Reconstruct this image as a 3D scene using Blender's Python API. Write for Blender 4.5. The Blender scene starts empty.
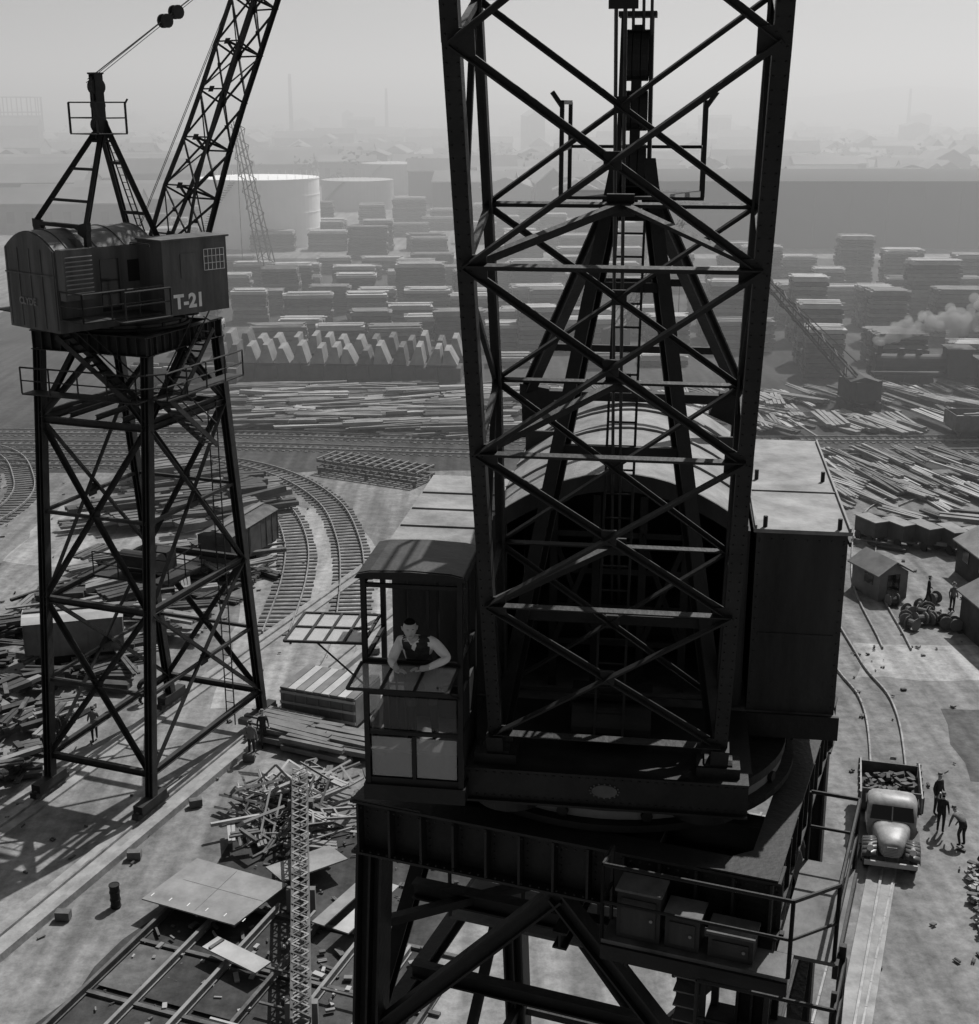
import bpy, bmesh, math, random
from mathutils import Vector, Matrix
R = random.Random(11)
rad = math.radians
scn = bpy.context.scene
COL = scn.collection
Z = Vector((0,0,1))

# ------------------------------------------------------------------ materials
def mat(name, lo, hi, scale=2.0, rough=0.8, bump=0.15, metallic=0.0, detail=5.0, streak=None, fine=None, spec=.35):
    m = bpy.data.materials.new(name); m.use_nodes = True
    nt = m.node_tree; N = nt.nodes; L = nt.links
    b = N['Principled BSDF']
    b.inputs['Roughness'].default_value = rough
    b.inputs['Metallic'].default_value = metallic
    b.inputs['Specular IOR Level'].default_value = spec
    tc = N.new('ShaderNodeTexCoord'); mp = N.new('ShaderNodeMapping')
    if streak: mp.inputs['Scale'].default_value = streak
    L.new(tc.outputs['Object'], mp.inputs['Vector'])
    no = N.new('ShaderNodeTexNoise'); no.inputs['Scale'].default_value = scale
    no.inputs['Detail'].default_value = detail; no.inputs['Roughness'].default_value = 0.65
    L.new(mp.outputs['Vector'], no.inputs['Vector'])
    cr = N.new('ShaderNodeValToRGB')
    cr.color_ramp.elements[0].position = 0.33; cr.color_ramp.elements[1].position = 0.68
    cr.color_ramp.elements[0].color = (lo,lo,lo,1); cr.color_ramp.elements[1].color = (hi,hi,hi,1)
    L.new(no.outputs['Fac'], cr.inputs['Fac'])
    L.new(cr.outputs['Color'], b.inputs['Base Color'])
    if bump:
        n2 = N.new('ShaderNodeTexNoise'); n2.inputs['Scale'].default_value = fine or scale*6
        n2.inputs['Detail'].default_value = 2
        L.new(tc.outputs['Object'], n2.inputs['Vector'])
        bp = N.new('ShaderNodeBump'); bp.inputs['Strength'].default_value = bump
        bp.inputs['Distance'].default_value = 0.05
        L.new(n2.outputs['Fac'], bp.inputs['Height']); L.new(bp.outputs['Normal'], b.inputs['Normal'])
    return m

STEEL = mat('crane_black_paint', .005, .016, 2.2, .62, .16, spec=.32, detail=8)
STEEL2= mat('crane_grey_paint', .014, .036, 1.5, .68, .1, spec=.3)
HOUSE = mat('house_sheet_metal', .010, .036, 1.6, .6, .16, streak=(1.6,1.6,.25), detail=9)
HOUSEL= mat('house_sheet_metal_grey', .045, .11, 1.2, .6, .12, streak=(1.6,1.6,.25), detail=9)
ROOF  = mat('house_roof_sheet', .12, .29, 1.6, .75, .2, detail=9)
DECK  = mat('deck_plate', .04, .13, 2.0, .65, .15, detail=9)
CABLE = mat('wire_rope', .02,.04, 8,.5,0)
WHITE = mat('white_paint', .6,.8, 3,.6,.05)
RUST  = mat('rusty_steel', .05,.13, 1.5,.8,.2)
RUSTL = mat('weathered_steel_plate', .13,.26, .8,.7,.15, detail=8)
MILL  = mat('mill_steel_light', .24,.40, .7,.65,.1)
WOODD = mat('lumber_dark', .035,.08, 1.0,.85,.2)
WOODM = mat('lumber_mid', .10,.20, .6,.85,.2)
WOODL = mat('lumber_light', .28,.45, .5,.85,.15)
TIE   = mat('rail_tie', .06,.12, 2,.9,.3)
RAIL  = mat('rail_steel', .12,.30, 2,.4,.0)
CONC  = mat('concrete', .18,.32, 1.2,.9,.3)
BRICK = mat('brick_wall', .08,.15, .2,.9,0)
DARKW = mat('shed_wall', .012,.024, .04,.9,0, streak=(1,1,.3))
ROOFD = mat('distant_roof', .10,.26, .03,.9,.0)
TANK  = mat('tank_white', .80,.90, .15,.7,.0)
TANKG = mat('tank_grey', .35,.45, .15,.7,.0)
TREE  = mat('distant_foliage', .04,.09, .2,.95,.0)
HILL  = mat('hill', .06,.12, .01,.95,.0)
TRUCKP= mat('truck_paint', .04,.08, 3,.35,.03)
TRUCKL= mat('truck_paint_dusty', .16,.30, 3,.45,.05)
RUBB  = mat('rubber', .02,.03, 5,.8,.1)
SKIN  = mat('skin', .40,.46, 12,.5,.03)
SHIRT = mat('shirt_cloth', .78,.86, 10,.9,.2,spec=.1)
CLOTH = mat('work_cloth_dark', .03,.06, 10,.95,.2,spec=.05)
CLOTH2= mat('work_cloth_grey', .12,.20, 10,.95,.2,spec=.05)
HAIR  = mat('hair', .008,.016, 30,1.0,.2,spec=0)
LAMP  = mat('headlamp_glass', .5,.6, 3,.1,0)

def glassmat(name, alpha, col, rough=.08):
    m = bpy.data.materials.new(name); m.use_nodes=True
    b = m.node_tree.nodes['Principled BSDF']
    b.inputs['Base Color'].default_value=(col,col,col,1); b.inputs['Alpha'].default_value=alpha
    b.inputs['Roughness'].default_value=rough
    return m
GLASS = glassmat('window_glass', .13, .25)
REFLG = glassmat('reflection_tint_glass', .42, .45, .25)  # ground reflection in the cab panes painted in as a pale, half-opaque colour
SASHG = glassmat('sky_tint_sash_glass', .62, .45, .12)  # pale base colour stands in for the sky reflected in the open sash
GDARK = glassmat('dark_window', 1.0, .02, .1)

# ------------------------------------------------------------------ mesh builder
class MB:
    def __init__(s, M=None):
        s.v=[]; s.f=[]; s.mi=[]; s.ms=[]; s.M = M or Matrix.Identity(4)
    def m(s, mt):
        if mt not in s.ms: s.ms.append(mt)
        return s.ms.index(mt)
    def add(s, vs, fs, mt):
        o=len(s.v); s.v += [s.M @ Vector(p) for p in vs]
        i=s.m(mt)
        for f in fs: s.f.append([o+k for k in f]); s.mi.append(i)
    def box(s, c, sz, mt, rot=None):
        hx,hy,hz=[q/2 for q in sz]; c=Vector(c)
        P=[Vector((x,y,z)) for x in(-hx,hx) for y in(-hy,hy) for z in(-hz,hz)]
        if rot is not None:
            if isinstance(rot,(int,float)): rot=Matrix.Rotation(rot,3,'Z')
            P=[rot@p for p in P]
        s.add([c+p for p in P], [(0,1,3,2),(4,6,7,5),(0,4,5,1),(2,3,7,6),(0,2,6,4),(1,5,7,3)], mt)
    def lim(s, x0,x1,y0,y1,z0,z1, mt):
        s.box(((x0+x1)/2,(y0+y1)/2,(z0+z1)/2),(abs(x1-x0),abs(y1-y0),abs(z1-z0)),mt)
    def frame(s,p0,p1,up):
        d=(p1-p0).normalized(); up=Vector(up)
        if abs(d.dot(up))>.97: up=Vector((0,1,0)) if abs(d.y)<.9 else Vector((1,0,0))
        x=d.cross(up).normalized(); y=x.cross(d).normalized()
        return Matrix((x,d,y)).transposed()
    def beam(s,p0,p1,w,h,mt,up=Z,off=(0,0)):
        p0=Vector(p0);p1=Vector(p1); F=s.frame(p0,p1,up)
        w*=1+R.uniform(-.03,.03); h*=1+R.uniform(-.03,.03)
        s.box((p0+p1)/2+F@Vector((off[0],0,off[1])),(w,(p1-p0).length,h),mt,F)
    def ibeam(s,p0,p1,w,h,mt,up=Z,t=.03):
        s.beam(p0,p1,t,h-2*t-.002,mt,up); 
        s.beam(p0,p1,w,t,mt,up,(0,h/2-t/2)); s.beam(p0,p1,w,t,mt,up,(0,-h/2+t/2))
    def angle(s,p0,p1,w,mt,up=Z,t=.014):
        s.beam(p0,p1,w,t,mt,up); s.beam(p0,p1,t,w*.9,mt,up,(w/2-t/2,-w*.45-t/2))
    def cyl(s,p0,p1,r,mt,n=10,r2=None,caps=True):
        p0=Vector(p0);p1=Vector(p1);F=s.frame(p0,p1,Z); r2=r if r2 is None else r2
        vs=[]
        for k in range(n):
            a=2*math.pi*k/n; e=F@Vector((math.cos(a),0,math.sin(a)))
            vs+= [p0+e*r, p1+e*r2]
        fs=[(2*k,2*k+1,(2*k+3)%(2*n),(2*k+2)%(2*n)) for k in range(n)]
        if caps: fs+=[[2*k for k in range(n)],[2*k+1 for k in range(n)][::-1]]
        s.add(vs,fs,mt)
    def prism(s,poly,vec,mt):
        n=len(poly); vec=Vector(vec); P=[Vector(p) for p in poly]
        s.add(P+[p+vec for p in P], [list(range(n))[::-1],[n+k for k in range(n)]]+[(k,(k+1)%n,n+(k+1)%n,n+k) for k in range(n)], mt)
    def ring(s,c,r0,r1,z0,z1,mt,n=64):
        vs=[];
        for k in range(n):
            a=2*math.pi*k/n; ca,sa=math.cos(a),math.sin(a)
            for r,z in((r0,z0),(r1,z0),(r1,z1),(r0,z1)): vs.append((c[0]+r*ca,c[1]+r*sa,z))
        fs=[]
        for k in range(n):
            a=4*k;b=4*((k+1)%n)
            for q in range(4): fs.append((a+q,a+(q+1)%4,b+(q+1)%4,b+q))
        s.add(vs,fs,mt)
    def rail(s,pts,h,mt,r=.025,mid=True,post=None):
        for a,b in zip(pts[:-1],pts[1:]):
            a=Vector(a);b=Vector(b)
            s.cyl(a+Z*h,b+Z*h,r,mt,6)
            if mid: s.cyl(a+Z*h*.5,b+Z*h*.5,r*.8,mt,6)
            n=max(1,int((b-a).length/1.1))
            for k in range(n+1):
                p=a.lerp(b,k/n); s.cyl(p,p+Z*h,r,mt,6)
    def build(s,name,parent=None,smooth=False):
        me=bpy.data.meshes.new(name); me.from_pydata([tuple(p) for p in s.v],[],s.f)
        for q in s.ms: me.materials.append(q)
        me.polygons.foreach_set('material_index',s.mi)
        if smooth: me.polygons.foreach_set('use_smooth',[True]*len(me.polygons))
        bm=bmesh.new(); bm.from_mesh(me); bmesh.ops.recalc_face_normals(bm,faces=bm.faces); bm.to_mesh(me); bm.free()
        me.update(); o=bpy.data.objects.new(name,me); COL.objects.link(o)
        if parent: o.parent=parent
        return o
def empty(name):
    o=bpy.data.objects.new(name,None); COL.objects.link(o); o.empty_display_size=.5; return o
def TR(x,y,z,deg): return Matrix.Translation((x,y,z))@Matrix.Rotation(rad(deg),4,'Z')

# ------------------------------------------------------------------ people
def skin_figure(name, nodes, edges, root, matfn, parent=None, M=None, sub=2):
    keys=list(nodes); idx={k:i for i,k in enumerate(keys)}
    me=bpy.data.meshes.new(name+'_skel')
    me.from_pydata([nodes[k][:3] for k in keys],[(idx[a],idx[b]) for a,b in edges],[])
    o=bpy.data.objects.new(name+'_skel',me); COL.objects.link(o)
    md=o.modifiers.new('Skin','SKIN')
    for k in keys:
        r=nodes[k][3]; r=r if isinstance(r,tuple) else (r,r)
        sv=me.skin_vertices[0].data[idx[k]]; sv.radius=r; sv.use_root=(k==root)
    ss=o.modifiers.new('S','SUBSURF'); ss.levels=sub; ss.render_levels=sub
    dg=bpy.context.evaluated_depsgraph_get(); ev=o.evaluated_get(dg)
    m2=bpy.data.meshes.new_from_object(ev)
    bpy.data.objects.remove(o)
    m2.materials.clear()
    mats=[]; P={k:Vector(nodes[k][:3]) for k in keys}
    for p in m2.polygons:
        c=p.center; best=None;bd=1e9
        for a,b in edges:
            A=P[a];B=P[b];d=B-A;t=max(0,min(1,(c-A).dot(d)/max(d.length_squared,1e-9)))
            q=(c-(A+d*t)).length
            if q<bd: bd=q;best=(a,b)
        mt=matfn(best,c)
        if mt not in mats: mats.append(mt)
        p.material_index=mats.index(mt); p.use_smooth=True
    for q in mats: m2.materials.append(q)
    if M: m2.transform(M)
    ob=bpy.data.objects.new(name,m2); COL.objects.link(ob)
    if parent: ob.parent=parent
    return ob
def worker(name, x,y,heading,pose='stand',shirt=CLOTH2,trous=CLOTH,hat=True,z=0):
    b=R.uniform(.96,1.04)
    n={'pel':(0,0,.95,(.15,.11)),'spi':(0,0,1.13,(.14,.105)),'che':(0,0,1.33,(.17,.115)),'nek':(0,0,1.5,.055),
       'hd':(0,-.02,1.6,(.075,.09)),'ht':(0,-.01,1.69,(.07,.085)),
       'sl':(-.17,0,1.42,.062),'sr':(.17,0,1.42,.062),
       'el':(-.24,.02,1.15,.045),'er':(.24,.02,1.15,.045),'wl':(-.25,-.08,.92,.032),'wr':(.25,-.08,.92,.032),
       'hl':(-.25,-.11,.83,.034),'hr':(.25,-.11,.83,.034),
       'pl':(-.09,0,.88,.09),'pr':(.09,0,.88,.09),'kl':(-.1,-.01,.5,.062),'kr':(.1,-.01,.5,.062),
       'al':(-.1,.02,.1,.045),'ar':(.1,.02,.1,.045),'tl':(-.11,-.14,.045,.04),'tr':(.11,-.14,.045,.04)}
    if pose=='walk':
        n['kl']=(-.1,-.16,.52,.062);n['al']=(-.1,-.2,.12,.045);n['tl']=(-.11,-.36,.06,.04)
        n['kr']=(.1,.06,.5,.062);n['ar']=(.1,.25,.15,.045);n['tr']=(.11,.12,.05,.04)
        n['wr']=(.24,-.22,1.0,.032);n['hr']=(.24,-.28,.95,.034)
    if pose=='bend':
        for k in('che','nek','hd','ht','sl','sr'):
            q=n[k];d=q[2]-.95; n[k]=(q[0],-d*.85+q[1]*.5,.95+d*.45,q[3])
        n['spi']=(0,-.1,1.08,(.14,.105))
        for k,sx in(('l',-1),('r',1)):
            n['e'+k]=(sx*.22,-.46,.86,.045);n['w'+k]=(sx*.16,-.58,.62,.032);n['h'+k]=(sx*.15,-.6,.53,.034)
            n['k'+k]=(sx*.12,-.1,.5,.062)
    if pose=='reach':
        n['er']=(.24,-.25,1.4,.045);n['wr']=(.22,-.48,1.46,.032);n['hr']=(.22,-.57,1.47,.034)
    e=[('pel','spi'),('spi','che'),('che','nek'),('nek','hd'),('hd','ht'),('che','sl'),('che','sr'),('sl','el'),('el','wl'),('wl','hl'),
       ('sr','er'),('er','wr'),('wr','hr'),('pel','pl'),('pel','pr'),('pl','kl'),('kl','al'),('al','tl'),('pr','kr'),('kr','ar'),('ar','tr')]
    def mf(ed,c):
        s=set(ed)
        if s&{'hd','ht'}: return HAIR if (s=={'hd','ht'} and c.y>n['hd'][1]+.03) else SKIN
        if s in({'wl','hl'},{'wr','hr'}): return SKIN
        if s&{'kl','kr','pl','pr'} : return trous
        if s&{'al','ar'}: return HAIR
        return shirt
    root=empty(name); M=TR(x,y,z,heading)@Matrix.Scale(b,4)
    skin_figure('body',n,e,'pel',mf,root,M,1)
    if hat:
        mb=MB(M); h=Vector(n['ht'][:3])
        mb.cyl(h+Vector((0,0,.03)),h+Vector((0,0,.045)),.135,CLOTH2,12)
        mb.cyl(h+Vector((0,.01,.045)),h+Vector((0,.01,.12)),.092,CLOTH2,12,.075)
        mb.build('hat',root)
    return root

# ------------------------------------------------------------------ crane
GR=-20.7
def rivets(mb,p0,p1,step,mt,nrm,r=.018):
    p0=Vector(p0);p1=Vector(p1);n=int((p1-p0).length/step); nrm=Vector(nrm)
    for k in range(n+1):
        p=p0.lerp(p1,k/max(n,1)); mb.cyl(p,p+nrm*.012,r,mt,6,r*.5)

def gantry(root,cx,cy,paint,main):
    G=TR(cx,cy,0,GR); mb=MB(G)
    HT=2.42; BT=4.4; HN=2.42; ZT=18.0
    def leg(sx,sy,z):
        t=z/ZT; return Vector((sx*HN, sy*(BT+(HT-BT)*t), z))
    for sx in(-1,1):
        for sy in(-1,1):
            a=leg(sx,sy,.55);b=leg(sx,sy,ZT)
            mb.ibeam(a,b,.34,.36,paint,(1,0,0),.035)
            mb.beam(a,b,.30,.03,paint,(1,0,0),(0,.0))
            f=leg(sx,sy,0)
            mb.box(f+Vector((0,0,.62)),(.42,1.7,.34),paint)
            mb.box(f+Vector((0,0,.40)),(.3,2.1,.22),paint)
            for q in(-.75,-.25,.25,.75):
                mb.cyl(f+Vector((-.07,q,.36)),f+Vector((.07,q,.36)),.22,RUST,14)
    lv=[1.7,8.2,15.3,ZT-.4]
    def faceb(A,B):
        for z in lv[:3]: mb.ibeam(A(z),B(z),.2,.26,paint)
        for z0,z1 in((1.7,8.2),(8.2,15.3)):
            zm=(z0+z1)/2; mid=(A(zm)+B(zm))/2
            mb.angle(A(z0),B(z1),.19,paint,(A(z0)-B(z0)).cross(Z)); mb.angle(B(z0)+Vector((.03,.03,0)),A(z1)+Vector((.03,.03,0)),.19,paint,(A(z0)-B(z0)).cross(Z))
            mb.angle(A(zm),B(zm),.13,paint)
            mb.box(mid,(.5,.05,.5),paint,math.atan2((B(0)-A(0)).y,(B(0)-A(0)).x))
        m=(A(17.9)+B(17.9))/2
        mb.ibeam(A(15.4),m,.2,.22,paint); mb.ibeam(B(15.4),m,.2,.22,paint)
    faceb(lambda z:leg(-1,-1,z),lambda z:leg(1,-1,z))
    faceb(lambda z:leg(-1,1,z),lambda z:leg(1,1,z))
    faceb(lambda z:leg(-1,-1,z),lambda z:leg(-1,1,z))
    faceb(lambda z:leg(1,-1,z),lambda z:leg(1,1,z))
    mb.build('tower_legs_and_bracing',root)
    mb=MB(G)
    for sy in(-1,1):
        y=sy*2.42
        mb.ibeam((-2.65,y,18.36),(2.65,y,18.36),.40,.74,paint,Z,.035)
        for k in range(13):
            x=-2.55+k*5.1/12; mb.box((x,y+(-.12 if sy<0 else .12),18.36),(.03,.16,.66),paint)
    for sx in(-1,1):
        x=sx*2.42
        mb.ibeam((x,-2.2,18.36),(x,2.2,18.36),.38,.72,paint,Z,.035)
        for k in range(9):
            mb.box((x+sx*.12,-2.0+k*4.0/8,18.36),(.14,.03,.64),paint)
    for q in(-1.0,1.0):
        mb.ibeam((q,-2.2,18.34),(q,2.2,18.34),.3,.6,paint); 
        mb.ibeam((-2.2,q,18.28),(2.2,q,18.28),.3,.5,paint)
    for sx in(-1,1):
        for sy in(-1,1):
            mb.prism([(sx*2.62,sy*2.62,18.745),(sx*1.7,sy*2.62,18.745),(sx*2.62,sy*1.7,18.745)],(0,0,.02),paint)
    mb.ring((0,0),2.0,2.36,18.77,18.86,paint)
    mb.ring((0,0),2.12,2.22,18.862,18.97,RUSTL if main else RUST)
    mb.build('ring_girder',root)
    if main:
        mb=MB(G)
        for z in(18.06,18.66):
            rivets(mb,(-2.6,-2.625,z),(2.6,-2.625,z),.11,paint,(0,-1,0),.016)
        for k in range(13):
            x=-2.55+k*5.1/12; rivets(mb,(x+.05,-2.44,18.1),(x+.05,-2.44,18.6),.1,paint,(0,-1,0),.014)
        mb.build('girder_rivets',root)
    mb=MB(G)
    zz=17.85
    if main:
        mb.lim(.75,2.85,-3.12,-2.66,zz,zz+.05,DECK); mb.lim(2.66,3.3,-2.655,-.6,zz,zz+.05,DECK)
        mb.beam((.75,-3.12,zz-.1),(2.85,-3.12,zz-.1),.06,.18,paint); mb.beam((3.3,-2.6,zz-.1),(3.3,-.6,zz-.1),.06,.18,paint)
        mb.rail([(.75,-2.7,zz+.05),(.75,-3.1,zz+.05),(2.85,-3.1,zz+.05)],.95,paint,.024)
        mb.rail([(3.28,-2.6,zz+.05),(3.28,-.6,zz+.05),(2.7,-.6,zz+.05)],.95,paint,.024)
        mb.rail([(2.85,-3.1,zz+.05),(3.28,-2.6,zz+.05)],.95,paint,.024)
        for (x0,x1,h) in((.9,1.4,.6),(1.46,1.85,.42),(1.95,2.45,.3)):
            mb.lim(x0,x1,-3.02,-2.7,zz+.055,zz+.055+h,STEEL2); mb.lim(x0-.02,x1+.02,-3.05,-2.68,zz+.06+h,zz+.09+h,DECK)
            mb.lim(x0+.05,x1-.05,-3.035,-3.022,zz+.12,zz+h-.02,HOUSE); mb.cyl((x1-.1,-3.05,zz+.05+h/2),(x1-.1,-3.036,zz+.05+h/2),.02,RUSTL,8)
            mb.cyl((x0+.1,-2.9,zz-.4),(x0+.1,-2.9,zz),.025,paint,6)
        mb.lim(1.9,3.4,-3.3,-2.3,16.75,16.8,DECK); mb.rail([(1.9,-3.28,16.8),(3.38,-3.28,16.8),(3.38,-2.3,16.8)],.95,paint,.024)
        for x in(1.95,2.65,3.35):
            mb.beam((x,-3.25,16.75),(x,-3.1,zz),.06,.06,paint); mb.beam((x,-2.35,16.75),(x,-2.35,zz+.1),.08,.08,paint)
        mb.beam((1.9,-3.3,16.66),(3.4,-3.3,16.66),.06,.18,paint); mb.beam((3.4,-3.3,16.66),(3.4,-2.3,16.66),.06,.18,paint)
        for k in range(5):
            t=(k+.5)/5; mb.box((1.75,-2.95,zz-.15-t*.95),(.3,.3,.02),DECK)
        mb.beam((1.6,-2.8,zz),(1.6,-2.8,16.7),.04,.06,paint); mb.beam((1.9,-2.8,zz),(1.9,-2.8,16.7),.04,.06,paint)
        for q in(-1.6,1.6): mb.ibeam((-2.3,q,15.7),(2.3,q,15.7),.16,.22,paint)
        mb.lim(-2.2,2.2,-.5,.5,15.82,15.87,DECK); mb.rail([(-2.2,-.5,15.87),(2.2,-.5,15.87)],1.0,paint,.03)
        for q in(-1.5,1.5): mb.ibeam((-2.3,q,16.9),(2.3,q,16.9),.18,.24,paint)
        mb.ibeam((0,-2.3,17.15),(0,2.3,17.15),.18,.24,paint)
        mb.beam((-2.3,-2.3,16.9),(2.3,2.3,16.9),.12,.12,paint); mb.beam((-2.3,2.3,17.05),(2.3,-2.3,17.05),.12,.12,paint)
    else:
        mb.lim(2.6,3.4,-2.7,2.7,16.4,16.45,paint); mb.lim(-2.55,2.59,-3.5,-2.75,16.4,16.45,paint)
        mb.rail([(3.38,-2.7,16.45),(3.38,2.7,16.45)],1.0,paint,.035)
        mb.rail([(-2.55,-3.48,16.45),(2.59,-3.48,16.45),(3.38,-2.7,16.45)],1.0,paint,.035)
        for a,b in((( 3.0,-2.4,16.4),(3.0,.6,14.0)),((3.0,.8,18.6),(3.0,-1.6,16.45)),((2.2,-3.1,16.4),(-.8,-3.1,18.7))):
            a=Vector(a);b=Vector(b); sd=Vector((.3,0,0)) if abs((b-a).x)<.1 else Vector((0,.3,0))
            for sg in(-1,1):
                mb.beam(a+sd*sg,b+sd*sg,.05,.2,paint); mb.cyl(a+sd*sg+Z*.9,b+sd*sg+Z*.9,.03,paint,5)
            for k in range(10): mb.box(a.lerp(b,(k+.5)/10),(.55,.25,.03) if sd.x else (.25,.55,.03),paint)
        mb.lim(-1.8,1.8,-1.2,1.2,8.4,8.5,paint)
        mb.cyl((-.9,-.4,9.0),(.9,-.4,9.0),.45,paint,18); mb.lim(-.3,.8,.2,.9,8.51,9.3,paint)
        mb.rail([(-1.8,-1.2,8.5),(1.8,-1.2,8.5),(1.8,1.2,8.5)],1.0,paint,.03)
        for a in range(5): mb.ibeam((-2.4+a*1.2,-2.5,15.5),(-2.4+a*1.2,2.5,15.5),.12,.2,paint)
        for k in range(26):
            mb.box((2.25,2.0,1.5+k*.55),(.4,.03,.03),paint)
        mb.beam((2.05,2.0,1),(2.05,2.0,15.5),.04,.04,paint); mb.beam((2.45,2.0,1),(2.45,2.0,15.5),.04,.04,paint)
    mb.build('walkways_and_stairs',root)

def boom(root,S,E,paint,dw=1.0,L=26,ws=1.0):
    mb=MB(S); e=rad(E)
    U=Vector((0,-math.cos(e),math.sin(e))); Wd=Vector((0,math.sin(e),math.cos(e)))
    H=Vector((0,-2.1,19.6))
    nodes=[.3,2.2,4.15,6.2,8.25]
    while nodes[-1]<L: nodes.append(nodes[-1]+2.05)
    def hw(s): return ws*(1.31+.085*min(s,9)/9) if ws==1 else max(.72,1.31-.1*max(0,s-1))
    def dp(s): return .75+.85*min(1,s/4.0) if ws==1 else .75+.5*min(1,s/4.)
    def P(sx,rear,s): return H+U*s+Vector((sx*hw(s),0,0))+Wd*(dp(s) if rear else 0)
    C=.155
    for a,b in zip(nodes[:-1],nodes[1:]):
        for sx in(-1,1):
            for rr in(0,1):
                k=1 if not rr else .75
                p=P(sx,rr,a);q=P(sx,rr,b)
                mb.beam(p,q,C*k,.025,paint,Wd)
                mb.beam(p,q,.025,C*k,paint,Wd,(C/2*sx*k-.013*sx,(.09 if not rr else -.075)))
    for sx in(-1,1):
        mb.beam(H+Vector((sx*1.3,0,-.1)),P(sx,0,.3),.2,.2,paint); mb.beam(H+Vector((sx*1.3,0,-.1)),P(sx,1,.3),.14,.14,paint)
        mb.cyl(H+Vector((sx*1.3-.16,0,-.05)),H+Vector((sx*1.3+.16,0,-.05)),.17,paint,16)
    RX=Matrix.Rotation(math.atan2(math.cos(e),math.sin(e)),3,'X')
    for i,s in enumerate(nodes):
        if i%4: 
            mb.angle(P(-1,0,s),P(1,0,s),.07,paint,Wd)
        mb.angle(P(-1,1,s),P(1,1,s),.06,paint,Wd)
        cr=(P(-1,1,s)+P(1,1,s))/2
        for sx in(-1,1):
            if i%4: mb.angle(P(sx,0,s)+U*.03,cr+U*.03,.075,paint,U)
            mb.angle(P(sx,0,s),P(sx,1,s),.06,paint,U)
            mb.box(P(sx,0,s)-Vector((sx*.11,0,0)),(.2,.018,.24),paint,RX)
        mb.box(cr,(.28,.02,.24),paint,RX)
    mb.angle(P(-1,0,.3),P(1,0,.3),.1,paint,Wd)
    for i,(a,b) in enumerate(zip(nodes[:-1],nodes[1:])):
        for rr in(0,1):
            o=Wd*(.02 if rr else -.02)
            w=.066 if rr==0 else .055
            mb.angle(P(-1,rr,a)+o,P(1,rr,b)+o,w,paint,Wd); mb.angle(P(1,rr,a)-o,P(-1,rr,b)-o,w,paint,Wd)
            c=(P(-1,rr,a)+P(1,rr,a)+P(-1,rr,b)+P(1,rr,b))/4
            mb.box(c,(.16,.05,.16),paint)
        for sx in(-1,1):
            if i%2: mb.angle(P(sx,0,a),P(sx,1,b),.06,paint,(1,0,0))
            else: mb.angle(P(sx,1,a),P(sx,0,b),.06,paint,(1,0,0))
    if dw>1:
        for sx in(-1,1):
            for o in(-.05,.05): rivets(mb,P(sx,0,.4)+Vector((o,0,0))-Wd*.014,P(sx,0,10)+Vector((o,0,0))-Wd*.014,.12,paint,-Wd,.010)
    mb.build('lattice_boom',root)
    LC=L if dw>1 else 15
    tip=H+U*LC+Wd*.9
    cb=MB(S)
    for x in(-.06,-.02,.03,.07):
        cb.cyl((x*2.5,.9,27.9-abs(x)*3),tip+Vector((x*2,0,0)),.014*dw,CABLE,5)
    for x in(-.09,.0):
        cb.cyl((x,.4,20.4),H+U*L*.98+Wd*.8+Vector((x,0,0)),.014*dw,CABLE,5)
    if dw==1:
        for t in(.40,.46):
            p=Vector((0,.9,27.7)).lerp(tip,t)
            for x in(-.12,.12): cb.cyl(p+Vector((x-.05,0,0)),p+Vector((x+.05,0,0)),.26,paint,14)
    cb.build('hoist_cables',root)

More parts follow.
